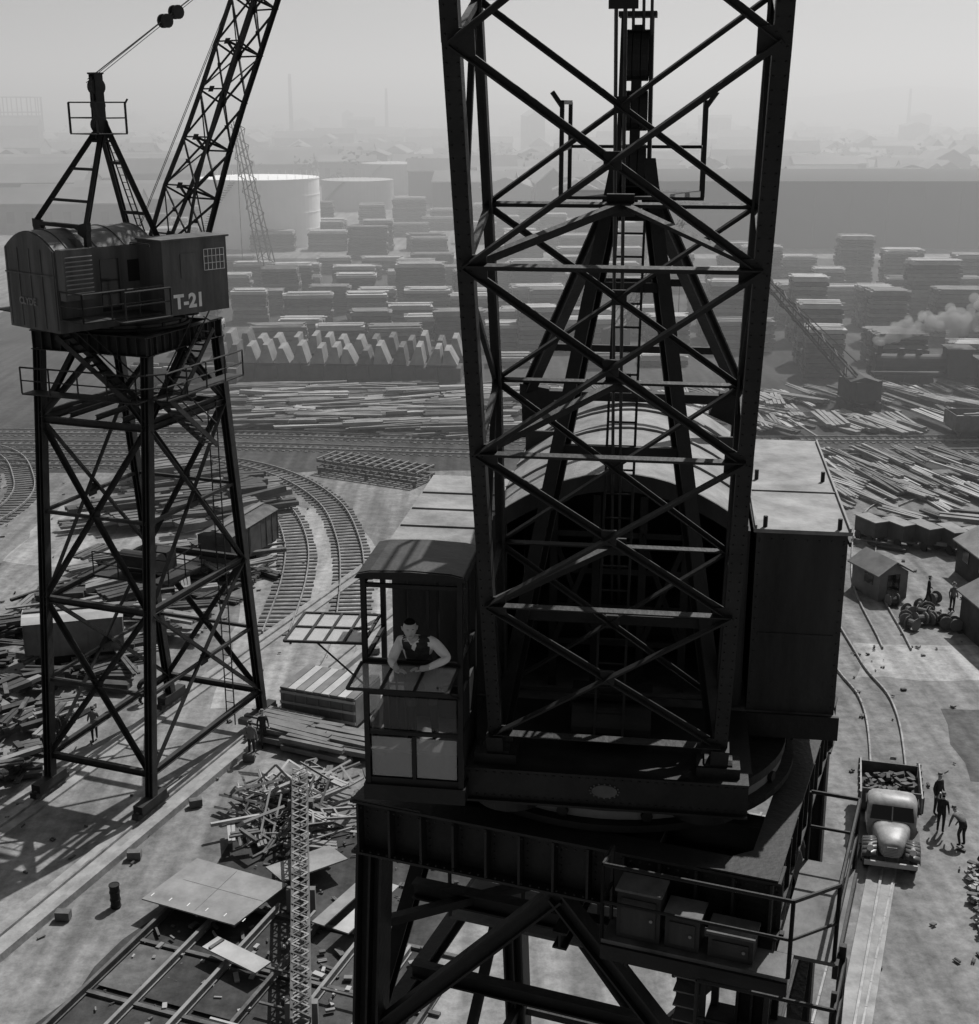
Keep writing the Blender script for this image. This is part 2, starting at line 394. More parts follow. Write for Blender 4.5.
def crane(name,cx,cy,sdeg,E,main):
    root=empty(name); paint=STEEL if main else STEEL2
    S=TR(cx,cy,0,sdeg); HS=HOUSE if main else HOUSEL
    gantry(root,cx,cy,paint,main)
    mb=MB(S)
    mb.ring((0,0),1.7,2.25,19.0,19.12,paint)
    for k in range(14):
        a=2*math.pi*k/14; c=Vector((2.17*math.cos(a),2.17*math.sin(a),18.92)); t=Vector((math.cos(a),math.sin(a),0))
        mb.cyl(c-t*.1,c+t*.1,.07,paint,10)
    for sx in(-1,1):
        for yy in(-2.0,1.8):
            mb.ring((sx*1.15,yy),.0,.42,18.98,19.11,paint,20)
    mb.lim(-1.75,1.65,-2.36,-2.2,19.12,19.5,paint); mb.lim(-1.75,1.65,-2.42,-2.12,19.5,19.53,paint); mb.lim(-1.75,1.65,-2.42,-2.12,19.09,19.118,paint)
    for x in(-1.5,-.6,.6,1.5): mb.ibeam((x,-2.15,19.3),(x,3.9,19.3),.2,.32,paint)
    mb.lim(-3.0,2.82,-.4,4.0,19.47,19.52,DECK if main else paint); mb.lim(-1.7,1.7,-2.1,-.41,19.47,19.515,paint)
    mb.lim(-3.05,2.86,-.45,-.401,19.2,19.52,paint)
    for sx in(-1,1): mb.box((sx*1.3,-2.1,19.5),(.5,.35,.3),paint)
    for k in range(16):
        a=2*math.pi*k/16; mb.cyl((.17*math.cos(a),-2.362,19.31+.09*math.sin(a)),(.17*math.cos(a),-2.375,19.31+.09*math.sin(a)),.012,RUST,5)
    mb.prism([(.15*math.cos(k*math.pi/12),-2.36,19.31+.08*math.sin(k*math.pi/12)) for k in range(24)],(0,-.02,0),RUST)
    rivets(mb,(-1.7,-2.362,19.16),(1.6,-2.362,19.16),.1,paint,(0,-1,0)); rivets(mb,(-1.7,-2.362,19.46),(1.6,-2.362,19.46),.1,paint,(0,-1,0))
    mb.build('turntable_underframe',root)
    mb=MB(S); W=1.6
    arc=[(x:=-W+2*W*k/16, 21.9+.62*(1-(x/W)**2)) for k in range(17)]
    y0,y1=-.25,(4.6 if main else 4.0)
    RF=ROOF if main else HS
    for (xa,za),(xb,zb) in zip(arc[:-1],arc[1:]):
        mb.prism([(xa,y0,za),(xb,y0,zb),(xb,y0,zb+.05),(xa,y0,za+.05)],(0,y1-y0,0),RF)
        mb.prism([(xa,y0-.05,za-.16),(xb,y0-.05,zb-.16),(xb,y0-.05,zb+.07),(xa,y0-.05,za+.07)],(0,.048,0),HS)
    for yy in (1.0,2.2,3.4):
        for (xa,za),(xb,zb) in zip(arc[:-1],arc[1:]):
            mb.prism([(xa,yy,za+.052),(xb,yy,zb+.052),(xb,yy,zb+.085),(xa,yy,za+.085)],(0,.06,0),RF)
    for sx in(-1,1): mb.lim(sx*W-.03,sx*W+.03,y0,y1,19.0 if not main else 19.52,21.9,HS)
    mb.prism([(-W-.03,y1,19.0 if not main else 19.52)]+[(x,y1,z) for x,z in arc]+[(W+.03,y1,19.0 if not main else 19.52)],(0,.05,0),HS)
    for sx in(-1,1): mb.lim(sx*W,sx*(W-.18),y0-.045,y0,19.53,21.85,HS)
    mb.lim(-1.56,1.56,3.0,3.05,19.53,22.3,HS)
    if not main:
        for x in(-1.5,-.75,0,.75,1.5): mb.lim(x-.03,x+.03,y1+.052,y1+.075,19.1,21.95,HS)
        mb.lim(-1.6,1.6,y1+.076,y1+.1,21.0,21.06,HS)
    mb.build('machinery_house',root)
    mb=MB(S)
    for x in(-.85,-.3,.3,.85): mb.ibeam((x,.1,19.52),(x,.1,22.2),.1,.1,paint)
    for z in(20.2,20.7,21.2,21.7): mb.angle((-.85,.1,z),(.85,.1,z),.07,paint)
    for sx in(-1,1): mb.angle((sx*.3,.06,20.2),(sx*.85,.06,21.7),.06,paint); mb.angle((sx*.85,.03,20.2),(sx*.3,.03,21.7),.06,paint)
    mb.cyl((-1.1,.8,20.3),(1.1,.8,20.3),.42,paint,24); mb.cyl((-1.15,1.9,20.4),(1.15,1.9,20.4),.5,paint,24)
    for x in(-1.1,0,1.1): mb.cyl((x-.03,.8,20.3),(x+.03,.8,20.3),.62,paint,24)
    mb.lim(-.5,.5,-1.2,-.7,19.52,19.95,paint); mb.cyl((-.45,-1.5,19.8),(.5,-1.5,19.8),.22,paint,16)
    mb.build('hoist_winches',root)
    mb=MB(S)
    if main:
        mb.lim(1.70,2.80,-.35,4.2,19.25,21.93,HS)
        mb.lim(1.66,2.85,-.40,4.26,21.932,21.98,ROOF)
        for yy in(-.2,.9,2.0,3.1): mb.lim(2.803,2.825,yy,yy+.04,19.3,21.8,HS)
        for yy in(1.3,): mb.lim(1.68,2.83,yy,yy+.03,21.982,22.0,ROOF)
        mb.lim(1.675,1.70,-.38,4.2,21.982,22.02,ROOF); mb.lim(2.81,2.835,-.38,4.2,21.982,22.02,ROOF)
        for xx in(1.8,2.7):
            for yy in(-.3,1.9): mb.cyl((xx,yy,21.98),(xx,yy,22.12),.028,paint,6)
        rivets(mb,(1.74,-.352,19.32),(1.74,-.352,21.8),.14,HS,(0,-1,0),.012); rivets(mb,(2.76,-.352,19.32),(2.76,-.352,21.8),.14,HS,(0,-1,0),.012)
        rivets(mb,(1.74,-.352,21.84),(2.76,-.352,21.84),.14,HS,(0,-1,0),.012); mb.lim(1.78,2.72,-.362,-.352,20.55,20.60,HS)
        mb.lim(2.82,2.85,-.36,4.2,21.78,21.84,HS)
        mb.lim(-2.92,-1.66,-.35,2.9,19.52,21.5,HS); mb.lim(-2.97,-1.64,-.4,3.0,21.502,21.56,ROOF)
        for q in(.4,1.2,2.0): mb.lim(-2.95,-1.66,q,q+.04,21.562,21.585,ROOF)
    else:
        mb.lim(1.65,2.7,-.35,3.0,19.52,21.8,HS)
        mb.lim(-2.1,-1.66,2.8,4.0,20.2,22.0,HS)
        for k in range(9): mb.box((-2.13,3.4,20.45+k*.16),(.08,1.1,.02),MILL,Matrix.Rotation(.5,3,'Y'))
        mb.lim(-1.66,-1.632,1.4,2.2,19.6,21.5,GDARK); mb.lim(-1.66,-1.632,.5,1.0,20.6,21.4,GDARK)
        mb.rail([(-3.05,.4,19.52),(-3.05,4.0,19.52),(-1.7,4.0,19.52)],1.0,paint,.035)
        mb.rail([(-3.05,1.0,21.95),(-1.9,1.0,21.95)],.1,paint,.02)
    mb.build('side_wing',root)
    mb=MB(S); a=1.0 if main else .6; ry=3.9 if main else 2.6
    for sx in(-1,1):
        mb.ibeam((sx*.22,a+.1,25.9),(sx*1.62,ry,22.75),.16,.2,paint)
        mb.ibeam((sx*.16,a-.1,26.3),(sx*1.32,-1.85,19.55),.17,.2,paint)
        mb.beam((sx*.2,a,25.6),(sx*.17,a,28.0),.05,.34,paint,(0,1,0))
        mb.beam((sx*1.62,ry,22.75),(sx*1.6,ry,22.0),.2,.2,paint)
        mb.prism([(sx*1.75,ry-.1,22.55),(sx*1.75,ry-.1,22.85),(sx*1.3,ry-.1,22.78),(sx*1.15,ry-.1,22.45),(sx*1.5,ry-.1,22.3)],(0,.2,0),paint)
    mb.beam((-1.3,ry,22.68),(1.3,ry,22.68),.22,.14,paint)
    for t in(.22,.5,.78):
        A=Vector((-.16,a-.1,26.3)).lerp(Vector((-1.32,-1.85,19.55)),t);B=Vector((-A.x,A.y,A.z)); mb.beam(A,B,.09,.12,paint)
    for t in(.4,.75):
        A=Vector((-.22,a+.1,25.9)).lerp(Vector((-1.62,ry,22.75)),t);B=Vector((-A.x,A.y,A.z)); mb.beam(A,B,.08,.1,paint)
    mb.box((0,a,28.02),(.46,.4,.06),paint); mb.box((0,a,25.62),(.5,.5,.08),paint)
    for z,r in((27.55,.3),(26.9,.24),(26.2,.3)):
        for x in(-.1,0,.1): mb.cyl((x-.045,a,z),(x+.045,a,z),r,paint,20)
    mb.box((0,a+.05,26.8),(.12,.3,2.2),paint)
    mb.lim(-.88,.88,a-.6,a+.7,25.86,25.9,paint)
    for sx in(-1,1):
        for yy in(a-.58,a+.68):
            mb.beam((sx*.86,yy,25.9),(sx*.86,yy,27.0),.05,.07,paint,(0,1,0))
        for zq in(.55,1.1): mb.beam((sx*.86,a-.58,25.9+zq),(sx*.86,a+.68,25.9+zq),.045,.05,paint)
        mb.beam((sx*.86,a-.58,26.95),(sx*.98,a-.62,27.12),.05,.05,paint)
    mb.beam((-.86,a+.68,26.45),(.86,a+.68,26.45),.035,.04,paint)
    if not main: mb.beam((-.86,a+.68,27),(.86,a+.68,27),.035,.04,paint)
    A=Vector((.0,a-.3,26.0));B=Vector((.0,-1.75,19.7))
    for sx in(-.17,.17): mb.beam(A+Vector((sx,0,0)),B+Vector((sx,0,0)),.03,.05,paint)
    for k in range(24):
        p=A.lerp(B,k/23); mb.cyl(p-Vector((.17,0,0)),p+Vector((.17,0,0)),.014,paint,5)
    mb.build('a_frame_mast',root)
    boom(root,S,E,paint,1.5 if main else 1.0,26,1.0 if main else .9)
    return root,S

main,S=crane('gantry_crane',1.67,16.35,-8,73,True)
lroot,LS=crane('gantry_crane',-14.1,52.25,140,63,False)

mb=MB(LS)
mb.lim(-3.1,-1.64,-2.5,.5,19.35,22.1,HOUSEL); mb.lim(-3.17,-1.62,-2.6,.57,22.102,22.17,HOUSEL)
mb.lim(-3.122,-3.101,-2.35,-1.4,20.9,21.7,GLASS)
for k in range(6): mb.lim(-3.14,-3.124,-2.35+k*.19,-2.33+k*.19,20.9,21.7,WHITE)
for k in range(4): mb.lim(-3.15,-3.141,-2.35,-1.4,20.9+k*.26,20.92+k*.26,WHITE)
mb.lim(-3.125,-3.101,-1.0,-.3,20.7,21.6,HOUSEL)
mb.rail([(-3.6,.6,19.5),(-3.6,2.6,19.5)],1.0,STEEL2,.035); mb.lim(-3.65,-3.05,.58,2.7,19.40,19.45,STEEL2)
mb.build('control_house',lroot)
def text(body,size,M,mt,parent):
    cu=bpy.data.curves.new('lettering','FONT'); cu.body=body; cu.size=size; cu.extrude=.004; cu.align_x='CENTER'
    cu.offset=.02*size/.5
    o=bpy.data.objects.new('lettering',cu); COL.objects.link(o); o.matrix_world=M; o.data.materials.append(mt); o.parent=parent
text('T-21',.72,LS@Matrix.Translation((-3.112,-.6,19.6))@Matrix.Rotation(rad(-90),4,'Z')@Matrix.Rotation(rad(90),4,'X'),WHITE,lroot)
text('CLYDE',.36,LS@Matrix.Translation((.3,4.085,19.9))@Matrix.Rotation(rad(180),4,'Z')@Matrix.Rotation(rad(90),4,'X'),RUSTL,lroot)

# ---- operator cab on the near crane
mb=MB(S); X0,X1,Y0,Y1,F0,F1=-2.78,-1.62,-2.65,-1.6,19.3,21.93
c=.06
for x in(X0+c/2,X1-c/2):
    for y in(Y0+c/2,Y1-c/2): mb.lim(x-c/2,x+c/2,y-c/2,y+c/2,F0,F1,STEEL)
mb.lim(X0-.02,X1+.02,Y0-.02,Y1+.02,F0-.14,F0+.06,STEEL)
mb.lim(X0+.01,X1-.01,Y0+.02,Y0+.06,F0+.06,F0+.14,STEEL)
rf=[(X0-.05,F1),(X0-.02,F1+.05),(X0+.12,F1+.08),((X0+X1)/2,F1+.10),(X1-.12,F1+.08),(X1+.02,F1+.05),(X1+.05,F1)]
mb.prism([(x,Y0-.06,z) for x,z in rf],(0,Y1-Y0+.12,0),STEEL)
mb.prism([(x*.985-.033,Y0-.03,z+.012) for x,z in rf[1:6]],(0,Y1-Y0+.06,0),HOUSE)
def bar(z,t=.045,y=Y0): mb.lim(X0+c,X1-c,y+.01,y+.01+t,z-t/2,z+t/2,STEEL)
for z in(F0+.72,F0+1.22,F0+1.62,F1-.1): bar(z)
xm=(X0+X1)/2
mb.lim(xm-.02,xm+.02,Y0+.012,Y0+.05,F0+.14,F0+.69,STEEL)
mb.lim(xm+.17,xm+.20,Y0+.012,Y0+.05,F0+2.05,F1-.13,STEEL)
for x in(X0+.03,X1-.03):
    for z in(F0+.72,F0+1.62,F1-.08): mb.lim(x-.022,x+.022,Y0+c,Y1-c,z-.025,z+.025,STEEL)
mb.lim(X1-.05,X1-.02,Y0+c,Y1-c,F0+.06,F0+1.2,HOUSE)
mb.lim(X1-.045,X1-.015,Y0+.55,Y0+.60,F0+1.2,F1-.1,STEEL)
mb.lim(X0+.02,X0+.05,Y0+c,Y1-c,F0+.06,F0+.7,HOUSE)
mb.lim(X0+c,X1-c,Y1-.05,Y1-.02,F0+.06,F0+.9,STEEL)
mb.lim(X0+.30,X0+.33,Y1-.05,Y1-.02,F0+.9,F1,STEEL)
mb.lim(X0+.68,X0+.71,Y1-.05,Y1-.02,F0+.9,F1,STEEL)
mb.lim(X0+c,X1-c,Y1-.045,Y1-.025,F1-.5,F1-.46,STEEL)
mb.lim(X0+c,X1-c,Y0+c+.01,Y1-c,F0+.44,F0+.48,DECK)
mb.lim(X0+.08,xm-.03,Y0+.025,Y0+.035,F0+.16,F0+.66,REFLG); mb.lim(xm+.03,X1-.08,Y0+.025,Y0+.035,F0+.16,F0+.66,REFLG)
mb.lim(X0+.08,X1-.08,Y0+.025,Y0+.032,F0+.77,F0+1.17,GLASS)
mb.lim(X1-.031,X1-.025,Y0+.1,Y0+.52,F0+1.66,F1-.12,GLASS)
for q in range(4): mb.cyl((X0+.2+q*.1,Y0+.5,F0+.48),(X0+.2+q*.1,Y0+.42,F0+1.35),.015,STEEL2,6)
for q in range(4): mb.cyl((X0+.2+q*.1,Y0+.42,F0+1.35),(X0+.2+q*.1,Y0+.41,F0+1.4),.03,HAIR,8)
mb.lim(X0+.12,X0+.42,Y0+.5,Y0+.72,F0+.48,F0+1.0,STEEL)
mb.build('operator_cab',main)
def sash(o,u,v,nu,nv,gl):
    mb=MB(S); o=Vector(o);u=Vector(u);v=Vector(v)
    w=u.cross(v).normalized()
    for k in range(nu+1):
        p=o+u*k/nu; mb.beam(p,p+v,.03,.03,STEEL,w)
    for k in range(nv+1):
        p=o+v*k/nv; mb.beam(p,p+u,.03,.027,STEEL,w)
    mb.prism([o+w*.004,o+u+w*.004,o+u+v+w*.004,o+v+w*.004],w*.005,gl)
    mb.build('open_window_sash',main)
sash((X0+.0,Y0-.01,F0+1.60),(X1-X0-.04,0,0),(-.03,-.60,-.06),3,1,REFLG)
sash((X0-.02,Y0+.15,F0+1.76),(-.92,-.05,.0),(.0,.9,.0),4,2,SASHG)
mb=MB(S); mb.cyl((X0-.6,Y0+.2,F0+1.74),(X0,Y0+.2,F0+1.2),.012,STEEL,5); mb.cyl((X1-.2,Y0-.5,F0+1.56),(X1-.05,Y0,F0+1.2),.012,STEEL,5)
mb.build('sash_stays',main)

def operator():
    root=empty('crane_operator')
    bx,by=-2.16,-2.30; fl=F0+.48
    n={'pel':(bx,by,fl+.92,(.15,.12)),'spi':(bx,by-.12,fl+1.12,(.145,.11)),'che':(bx-.0,by-.27,fl+1.31,(.17,.125)),
       'nek':(bx-.02,by-.36,fl+1.44,.055),'hd0':(bx-.035,by-.39,fl+1.48,.052),
       'sl':(bx-.19,by-.28,fl+1.37,.072),'sr':(bx+.19,by-.26,fl+1.38,.072),
       'el':(bx-.27,by-.40,fl+1.17,.058),'er':(bx+.38,by-.36,fl+1.22,.058),
       'wl':(bx-.18,by-.60,fl+1.185,.036),'wr':(bx+.18,by-.56,fl+1.185,.036),
       'pal':(bx-.14,by-.67,fl+1.18,(.040,.02)),'par':(bx+.09,by-.60,fl+1.18,(.040,.02)),
       'pl':(bx-.1,by,fl+.86,.095),'pr':(bx+.1,by,fl+.86,.095),'kl':(bx-.12,by-.03,fl+.47,.065),'kr':(bx+.12,by+.05,fl+.47,.065),
       'al':(bx-.12,by+.02,fl+.1,.048),'ar':(bx+.13,by+.12,fl+.1,.048),'tl':(bx-.13,by-.13,fl+.045,.042),'tr':(bx+.15,by-.02,fl+.045,.042)}
    e=[('pel','spi'),('spi','che'),('che','nek'),('nek','hd0'),('che','sl'),('che','sr'),('sl','el'),('el','wl'),('wl','pal'),
       ('sr','er'),('er','wr'),('wr','par'),('pel','pl'),('pel','pr'),('pl','kl'),('kl','al'),('al','tl'),('pr','kr'),('kr','ar'),('ar','tr')]
    def mf(ed,c):
        s=set(ed)
        if 'hd0' in s: return SKIN
        if s in({'wl','pal'},{'wr','par'}): return SKIN
        if s=={'el','wl'} or s=={'er','wr'}:
            return SKIN if abs(c.x-bx)<.20 else SHIRT
        if s&{'al','ar'}: return HAIR
        if s&{'pl','pr','kl','kr','pel'}: return CLOTH
        if (s=={'spi','che'}): return CLOTH
        if 'che' in s and abs(c.x-bx)>.035 and abs(c.x-bx)<.15: return CLOTH   # waistcoat
        if 'che' in s and c.z<fl+1.30 and abs(c.x-bx)<.15: return CLOTH
        return SHIRT
    skin_figure('body',n,e,'pel',mf,root,S,2)
    mb=MB(S)
    for sx in(-1,1):   # shirt collar
        mb.beam((bx-.02,by-.425,fl+1.40),(bx-.02+sx*.06,by-.36,fl+1.445),.035,.014,SHIRT)
        mb.beam((bx-.02+sx*.06,by-.36,fl+1.445),(bx-.02+sx*.03,by-.30,fl+1.46),.035,.014,SHIRT)
    mb.build('shirt_collar',root)
    for nm,px,dx in(('pal',n['pal'],1),('par',n['par'],-1)):
        P=Vector(px[:3])
        for k,(ln,oy) in enumerate(((.060,-.030),(.072,-.011),(.067,.009),(.052,.027))):
            a=P+Vector((dx*.015,oy,.0)); b=a+Vector((dx*ln*.6,-.004,.004)); c2=b+Vector((dx*ln*.38,0,-.012)); d=c2+Vector((dx*ln*.25,0,-.018))
            nn={'a':(*a,.009),'b':(*b,.0085),'c':(*c2,.008),'d':(*d,.0065)}
            skin_figure('finger',nn,[('a','b'),('b','c'),('c','d')],'a',lambda ed,c:SKIN,root,S,1)
        a=P+Vector((-dx*.02,-.03,.0)); b=a+Vector((dx*.025,-.03,.004)); c2=b+Vector((dx*.028,-.012,-.003))
        skin_figure('thumb',{'a':(*a,.012),'b':(*b,.010),'c':(*c2,.008)},[('a','b'),('b','c')],'a',lambda ed,c:SKIN,root,S,1)
    bm=bmesh.new(); bmesh.ops.create_uvsphere(bm,u_segments=32,v_segments=24,radius=1)
    for v in bm.verts:
        x,y,z=v.co
        X=x*.078; Y=y*.098; Zz=z*.118
        if z<0: X*=1-.28*(-z)**1.3; Y*=(1-.18*(-z)) if y>0 else 1-.05*(-z)
        if z<-.1 and y>.1: Y*=1-.35*min(1,(-z-.1))
        if y<-.4: Y*=.96
        for sx in(-1,1):
            d=((x-sx*.38)**2+(z-.04)**2)**.5
            if y<0 and d<.22: Y+=.008*(1-d/.22)
        if y<-.5 and .12<z<.3: Y-=.003
        if y<0:
            if abs(x)<.2 and -.28<z<.1:
                k=(1-abs(x)/.2)*(.1-z)/.38; Y-=.028*k
            if abs(x)<.3 and -.54<z<-.38: Y-=.006*(1-abs(x)/.3)
            if abs(x)<.3 and z<-.75: Y-=.008
        if z>.5 or (y>.2 and z>-.1): X*=1.04;Y*=1.05;Zz*=1.03
        v.co=(X,Y,Zz)
    me=bpy.data.meshes.new('head'); bm.to_mesh(me); bm.free()
    me.materials.append(SKIN);me.materials.append(HAIR)
    for p in me.polygons:
        p.use_smooth=True; c=p.center
        if (c.z>.078 and c.y>-.08) or (c.z>.088) or (c.y>.0 and c.z>-.02) or (c.y>.045 and c.z>-.06): p.material_index=1
    HM=S@Matrix.Translation((bx-.045,by-.425,fl+1.59))@Matrix.Rotation(rad(16),4,'Z')@Matrix.Rotation(rad(2),4,'X')
    o=bpy.data.objects.new('head',me); COL.objects.link(o); me.transform(HM); o.parent=root
    mb=MB(HM)
    for sx in(-1,1):
        mb.cyl((sx*.076,.0,-.02),(sx*.084,.012,.025),.010,SKIN,8,.014)
        mb.cyl((sx*.029,-.086,.005),(sx*.029,-.091,.005),.008,WHITE,10); mb.cyl((sx*.029,-.0912,.005),(sx*.029,-.093,.005),.004,HAIR,8)
        mb.beam((sx*.018,-.093,.022),(sx*.042,-.087,.022),.003,.004,HAIR)
    mb.beam((-.02,-.093,-.054),(.02,-.093,-.054),.004,.004,CLOTH2)
    mb.build('face_features',root,True)
operator()

# ------------------------------------------------------------------ ground
def gm(name,lo,hi):
    m=mat(name,lo,hi,.05,.95,.35,detail=8,fine=3,spec=.15)
    nt=m.node_tree;N=nt.nodes;L=nt.links;b=N['Principled BSDF']
    cr=[q for q in N if q.type=='VALTORGB'][0]
    tc=[q for q in N if q.type=='TEX_COORD'][0]
    mp=N.new('ShaderNodeMapping'); mp.inputs['Rotation'].default_value=(0,0,rad(GR*-1)); mp.inputs['Scale'].default_value=(1.2,.07,1)
    L.new(tc.outputs['Object'],mp.inputs['Vector'])
    n=N.new('ShaderNodeTexNoise'); n.inputs['Scale'].default_value=1.0;n.inputs['Detail'].default_value=5
    L.new(mp.outputs['Vector'],n.inputs['Vector'])
    n3=N.new('ShaderNodeTexNoise'); n3.inputs['Scale'].default_value=1.6;n3.inputs['Detail'].default_value=10; n3.inputs['Roughness'].default_value=.78
    L.new(tc.outputs['Object'],n3.inputs['Vector'])
    mr=N.new('ShaderNodeMapRange'); mr.inputs['From Min'].default_value=.35;mr.inputs['From Max'].default_value=.65;mr.inputs['To Min'].default_value=.66;mr.inputs['To Max'].default_value=1.15
    L.new(n.outputs['Fac'],mr.inputs['Value'])
    mr2=N.new('ShaderNodeMapRange'); mr2.inputs['From Min'].default_value=.3;mr2.inputs['From Max'].default_value=.7;mr2.inputs['To Min'].default_value=.55;mr2.inputs['To Max'].default_value=1.35
    L.new(n3.outputs['Fac'],mr2.inputs['Value'])
    mu=N.new('ShaderNodeMath');mu.operation='MULTIPLY';L.new(mr.outputs[0],mu.inputs[0]);L.new(mr2.outputs[0],mu.inputs[1])
    vm=N.new('ShaderNodeVectorMath');vm.operation='SCALE';L.new(cr.outputs['Color'],vm.inputs[0]);L.new(mu.outputs[0],vm.inputs['Scale'])
    L.new(vm.outputs[0],b.inputs['Base Color'])
    return m
GROUND=gm('ground_dirt',.14,.27)
mb=MB(); mb.add([(-5000,-200,0),(5000,-200,0),(5000,9000,0),(-5000,9000,0)],[(0,1,2,3)],GROUND); mb.build('ground')
ASPH=gm('asphalt',.07,.13)
DIRTL=gm('dusty_concrete',.25,.38)
DIRTD=gm('oily_ground',.035,.09)
def patch(name,pts,mt,z):
    mb=MB(); P=[]
    for (x0,y0),(x1,y1) in zip(pts,pts[1:]+pts[:1]):
        l=math.hypot(x1-x0,y1-y0); n=max(1,int(l/1.5))
        for k in range(n):
            t=k/n; j=.0 if k==0 else .25
            P.append((x0+(x1-x0)*t+R.uniform(-j,j),y0+(y1-y0)*t+R.uniform(-j,j),z))
    mb.add(P,[list(range(len(P)))],mt); return mb.build(name)
patch('road',[(20,50),(60,47),(60,54),(21,57)],ASPH,.004)
patch('road',[(18,60.5),(60,58),(60,63),(19,65)],DIRTL,.004)
patch('concrete_apron',[(-13,57),(-4,57),(-6,66),(-6,78),(-10,88),(-20,93),(-30,90),(-30,78),(-14,74)],DIRTL,.004)
patch('yard_ground',[(-15.6,30),(-3,30),(0,45),(-9,47),(-11,42)],DIRTD,.004)
patch('yard_ground',[(-60,98),(60,100),(80,245),(-70,245)],DIRTD,.004)

# ------------------------------------------------------------------ rail tracks
def smooth(pts,n=8):
    P=[Vector((x,y,0)) for x,y in pts]; P=[2*P[0]-P[1]]+P+[2*P[-1]-P[-2]]; out=[]
    for i in range(1,len(P)-2):
        for k in range(n):
            t=k/n; a,b,c,d=P[i-1:i+3]
            out.append(.5*((2*b)+(c-a)*t+(2*a-5*b+4*c-d)*t*t+(3*b-a-3*c+d)*t**3))
    out.append(P[-2]); return out
def track(pts,ties=True,gauge=1.435,sunk=0):
    P=smooth(pts); mb=MB(); acc=0
    for a,b in zip(P[:-1],P[1:]):
        d=(b-a); l=d.length; d.normalize(); s=Vector((-d.y,d.x,0)); 
        for q in(-gauge/2,gauge/2):
            A=a+s*q+Z*(.18-sunk);B=b+s*q+Z*(.18-sunk)
            mb.box((A+B)/2,(l+.02,.07,.14),RAIL,math.atan2(d.y,d.x))
        if ties:
            while acc<l:
                p=a+d*acc; mb.box(p+Z*.03,(.24,2.4+R.uniform(-.15,.15),.08),TIE,math.atan2(d.y,d.x)+R.uniform(-.03,.03)); acc+=.62
            acc-=l
    return mb.build('railway_track')
track([(-40,104.5),(-28,104),(-20.3,101.5),(-15.1,97),(-11.2,90),(-9.1,82),(-8.1,74.7),(-7.6,68)])
track([(-7.6,68),(-7.6,64),(-8.0,60),(-8.6,56)],False,sunk=.1)
track([(-40,101),(-28,100.5),(-21.5,98),(-17.3,94),(-14.2,88),(-12.3,81),(-11.5,74),(-11.3,66)])
track([(-45,107.5),(-20,106.5),(0,104.2),(20,104),(60,105)])
track([(-45,111.5),(-20,110.5),(0,108.3),(20,108.5),(60,109.5)])
track([(-48,109),(-39.5,105),(-35,97),(-33.3,90),(-34.5,82),(-38,74)])
track([(-50,108),(-42,104),(-38,97),(-36.3,90),(-37.5,82),(-41,74)])
track([(24,92),(19,76),(18,63),(18.2,57.9),(17.3,52.8),(15.6,47),(12,38),(8,28)],False,sunk=.1)
track([(60,97),(40,96),(28,90),(22.5,76),(21,64)],False,sunk=.1)
r=Vector((.354,.935,0)); nn=Vector((.935,-.354,0))
for cx,cy,s0,s1 in((-14.1,52.25,-24,30),(1.67,16.35,-12,32)):
    for sg in(-1,1):
        mb=MB(); p=Vector((cx,cy,0))+nn*2.42*sg; A=p+r*s0;B=p+r*s1
        mb.box((A+B)/2+Z*.04,(s1-s0,1.0,.12),CONC,math.atan2(r.y,r.x)); 
        mb.box((A+B)/2+Z*.15,(s1-s0,.09,.12),RAIL,math.atan2(r.y,r.x))
        if cx<0 and sg>0:
            mb.box((A+B)/2+Z*.12+nn*.75,(s1-s0,.3,.35),CONC,math.atan2(r.y,r.x))
            for k in range(14):
                q=A.lerp(B,k/13)+nn*1.3; mb.box(q+Z*.2,(.5,.3,.3),RUST,R.uniform(-.4,.4))
        mb.build('crane_runway')

# ------------------------------------------------------------------ stock piles
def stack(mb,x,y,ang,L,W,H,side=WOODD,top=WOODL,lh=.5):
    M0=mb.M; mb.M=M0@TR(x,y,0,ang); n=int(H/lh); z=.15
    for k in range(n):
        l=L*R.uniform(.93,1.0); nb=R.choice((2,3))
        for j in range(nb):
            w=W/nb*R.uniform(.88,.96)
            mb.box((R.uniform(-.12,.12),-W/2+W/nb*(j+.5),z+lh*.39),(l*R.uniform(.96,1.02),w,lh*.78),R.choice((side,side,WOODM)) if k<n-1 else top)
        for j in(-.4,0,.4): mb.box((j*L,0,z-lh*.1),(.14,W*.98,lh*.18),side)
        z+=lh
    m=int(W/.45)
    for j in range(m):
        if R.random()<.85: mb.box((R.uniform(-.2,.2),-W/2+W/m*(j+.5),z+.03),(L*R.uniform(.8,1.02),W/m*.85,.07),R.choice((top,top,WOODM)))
    mb.M=M0
def stackfield(name,x0,x1,y0,y1,dx,dy,Hr,ang,L,W,skip=.15,side=WOODD,top=WOODL):
    mb=MB(); y=y0
    while y<y1:
        x=x0+R.uniform(-2,2); h=R.uniform(*Hr)
        while x<x1:
            if R.random()>skip:
                stack(mb,x+R.uniform(-.9,.9),y+R.uniform(-1,1),ang+R.uniform(-3,3),L*R.uniform(.7,1.1),W,h*R.uniform(.6,1.2),side,R.choice((top,top,WOODM)))
            x+=dx*R.uniform(.9,1.15)
        y+=dy
    mb.build(name)
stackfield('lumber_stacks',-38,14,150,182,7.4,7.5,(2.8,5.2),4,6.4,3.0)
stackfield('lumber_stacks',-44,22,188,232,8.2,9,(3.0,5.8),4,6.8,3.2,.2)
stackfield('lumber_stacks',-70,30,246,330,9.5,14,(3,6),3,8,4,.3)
stackfield('lumber_stacks',30,85,158,206,8.6,11,(5,8),-2,6,3.6,.12)
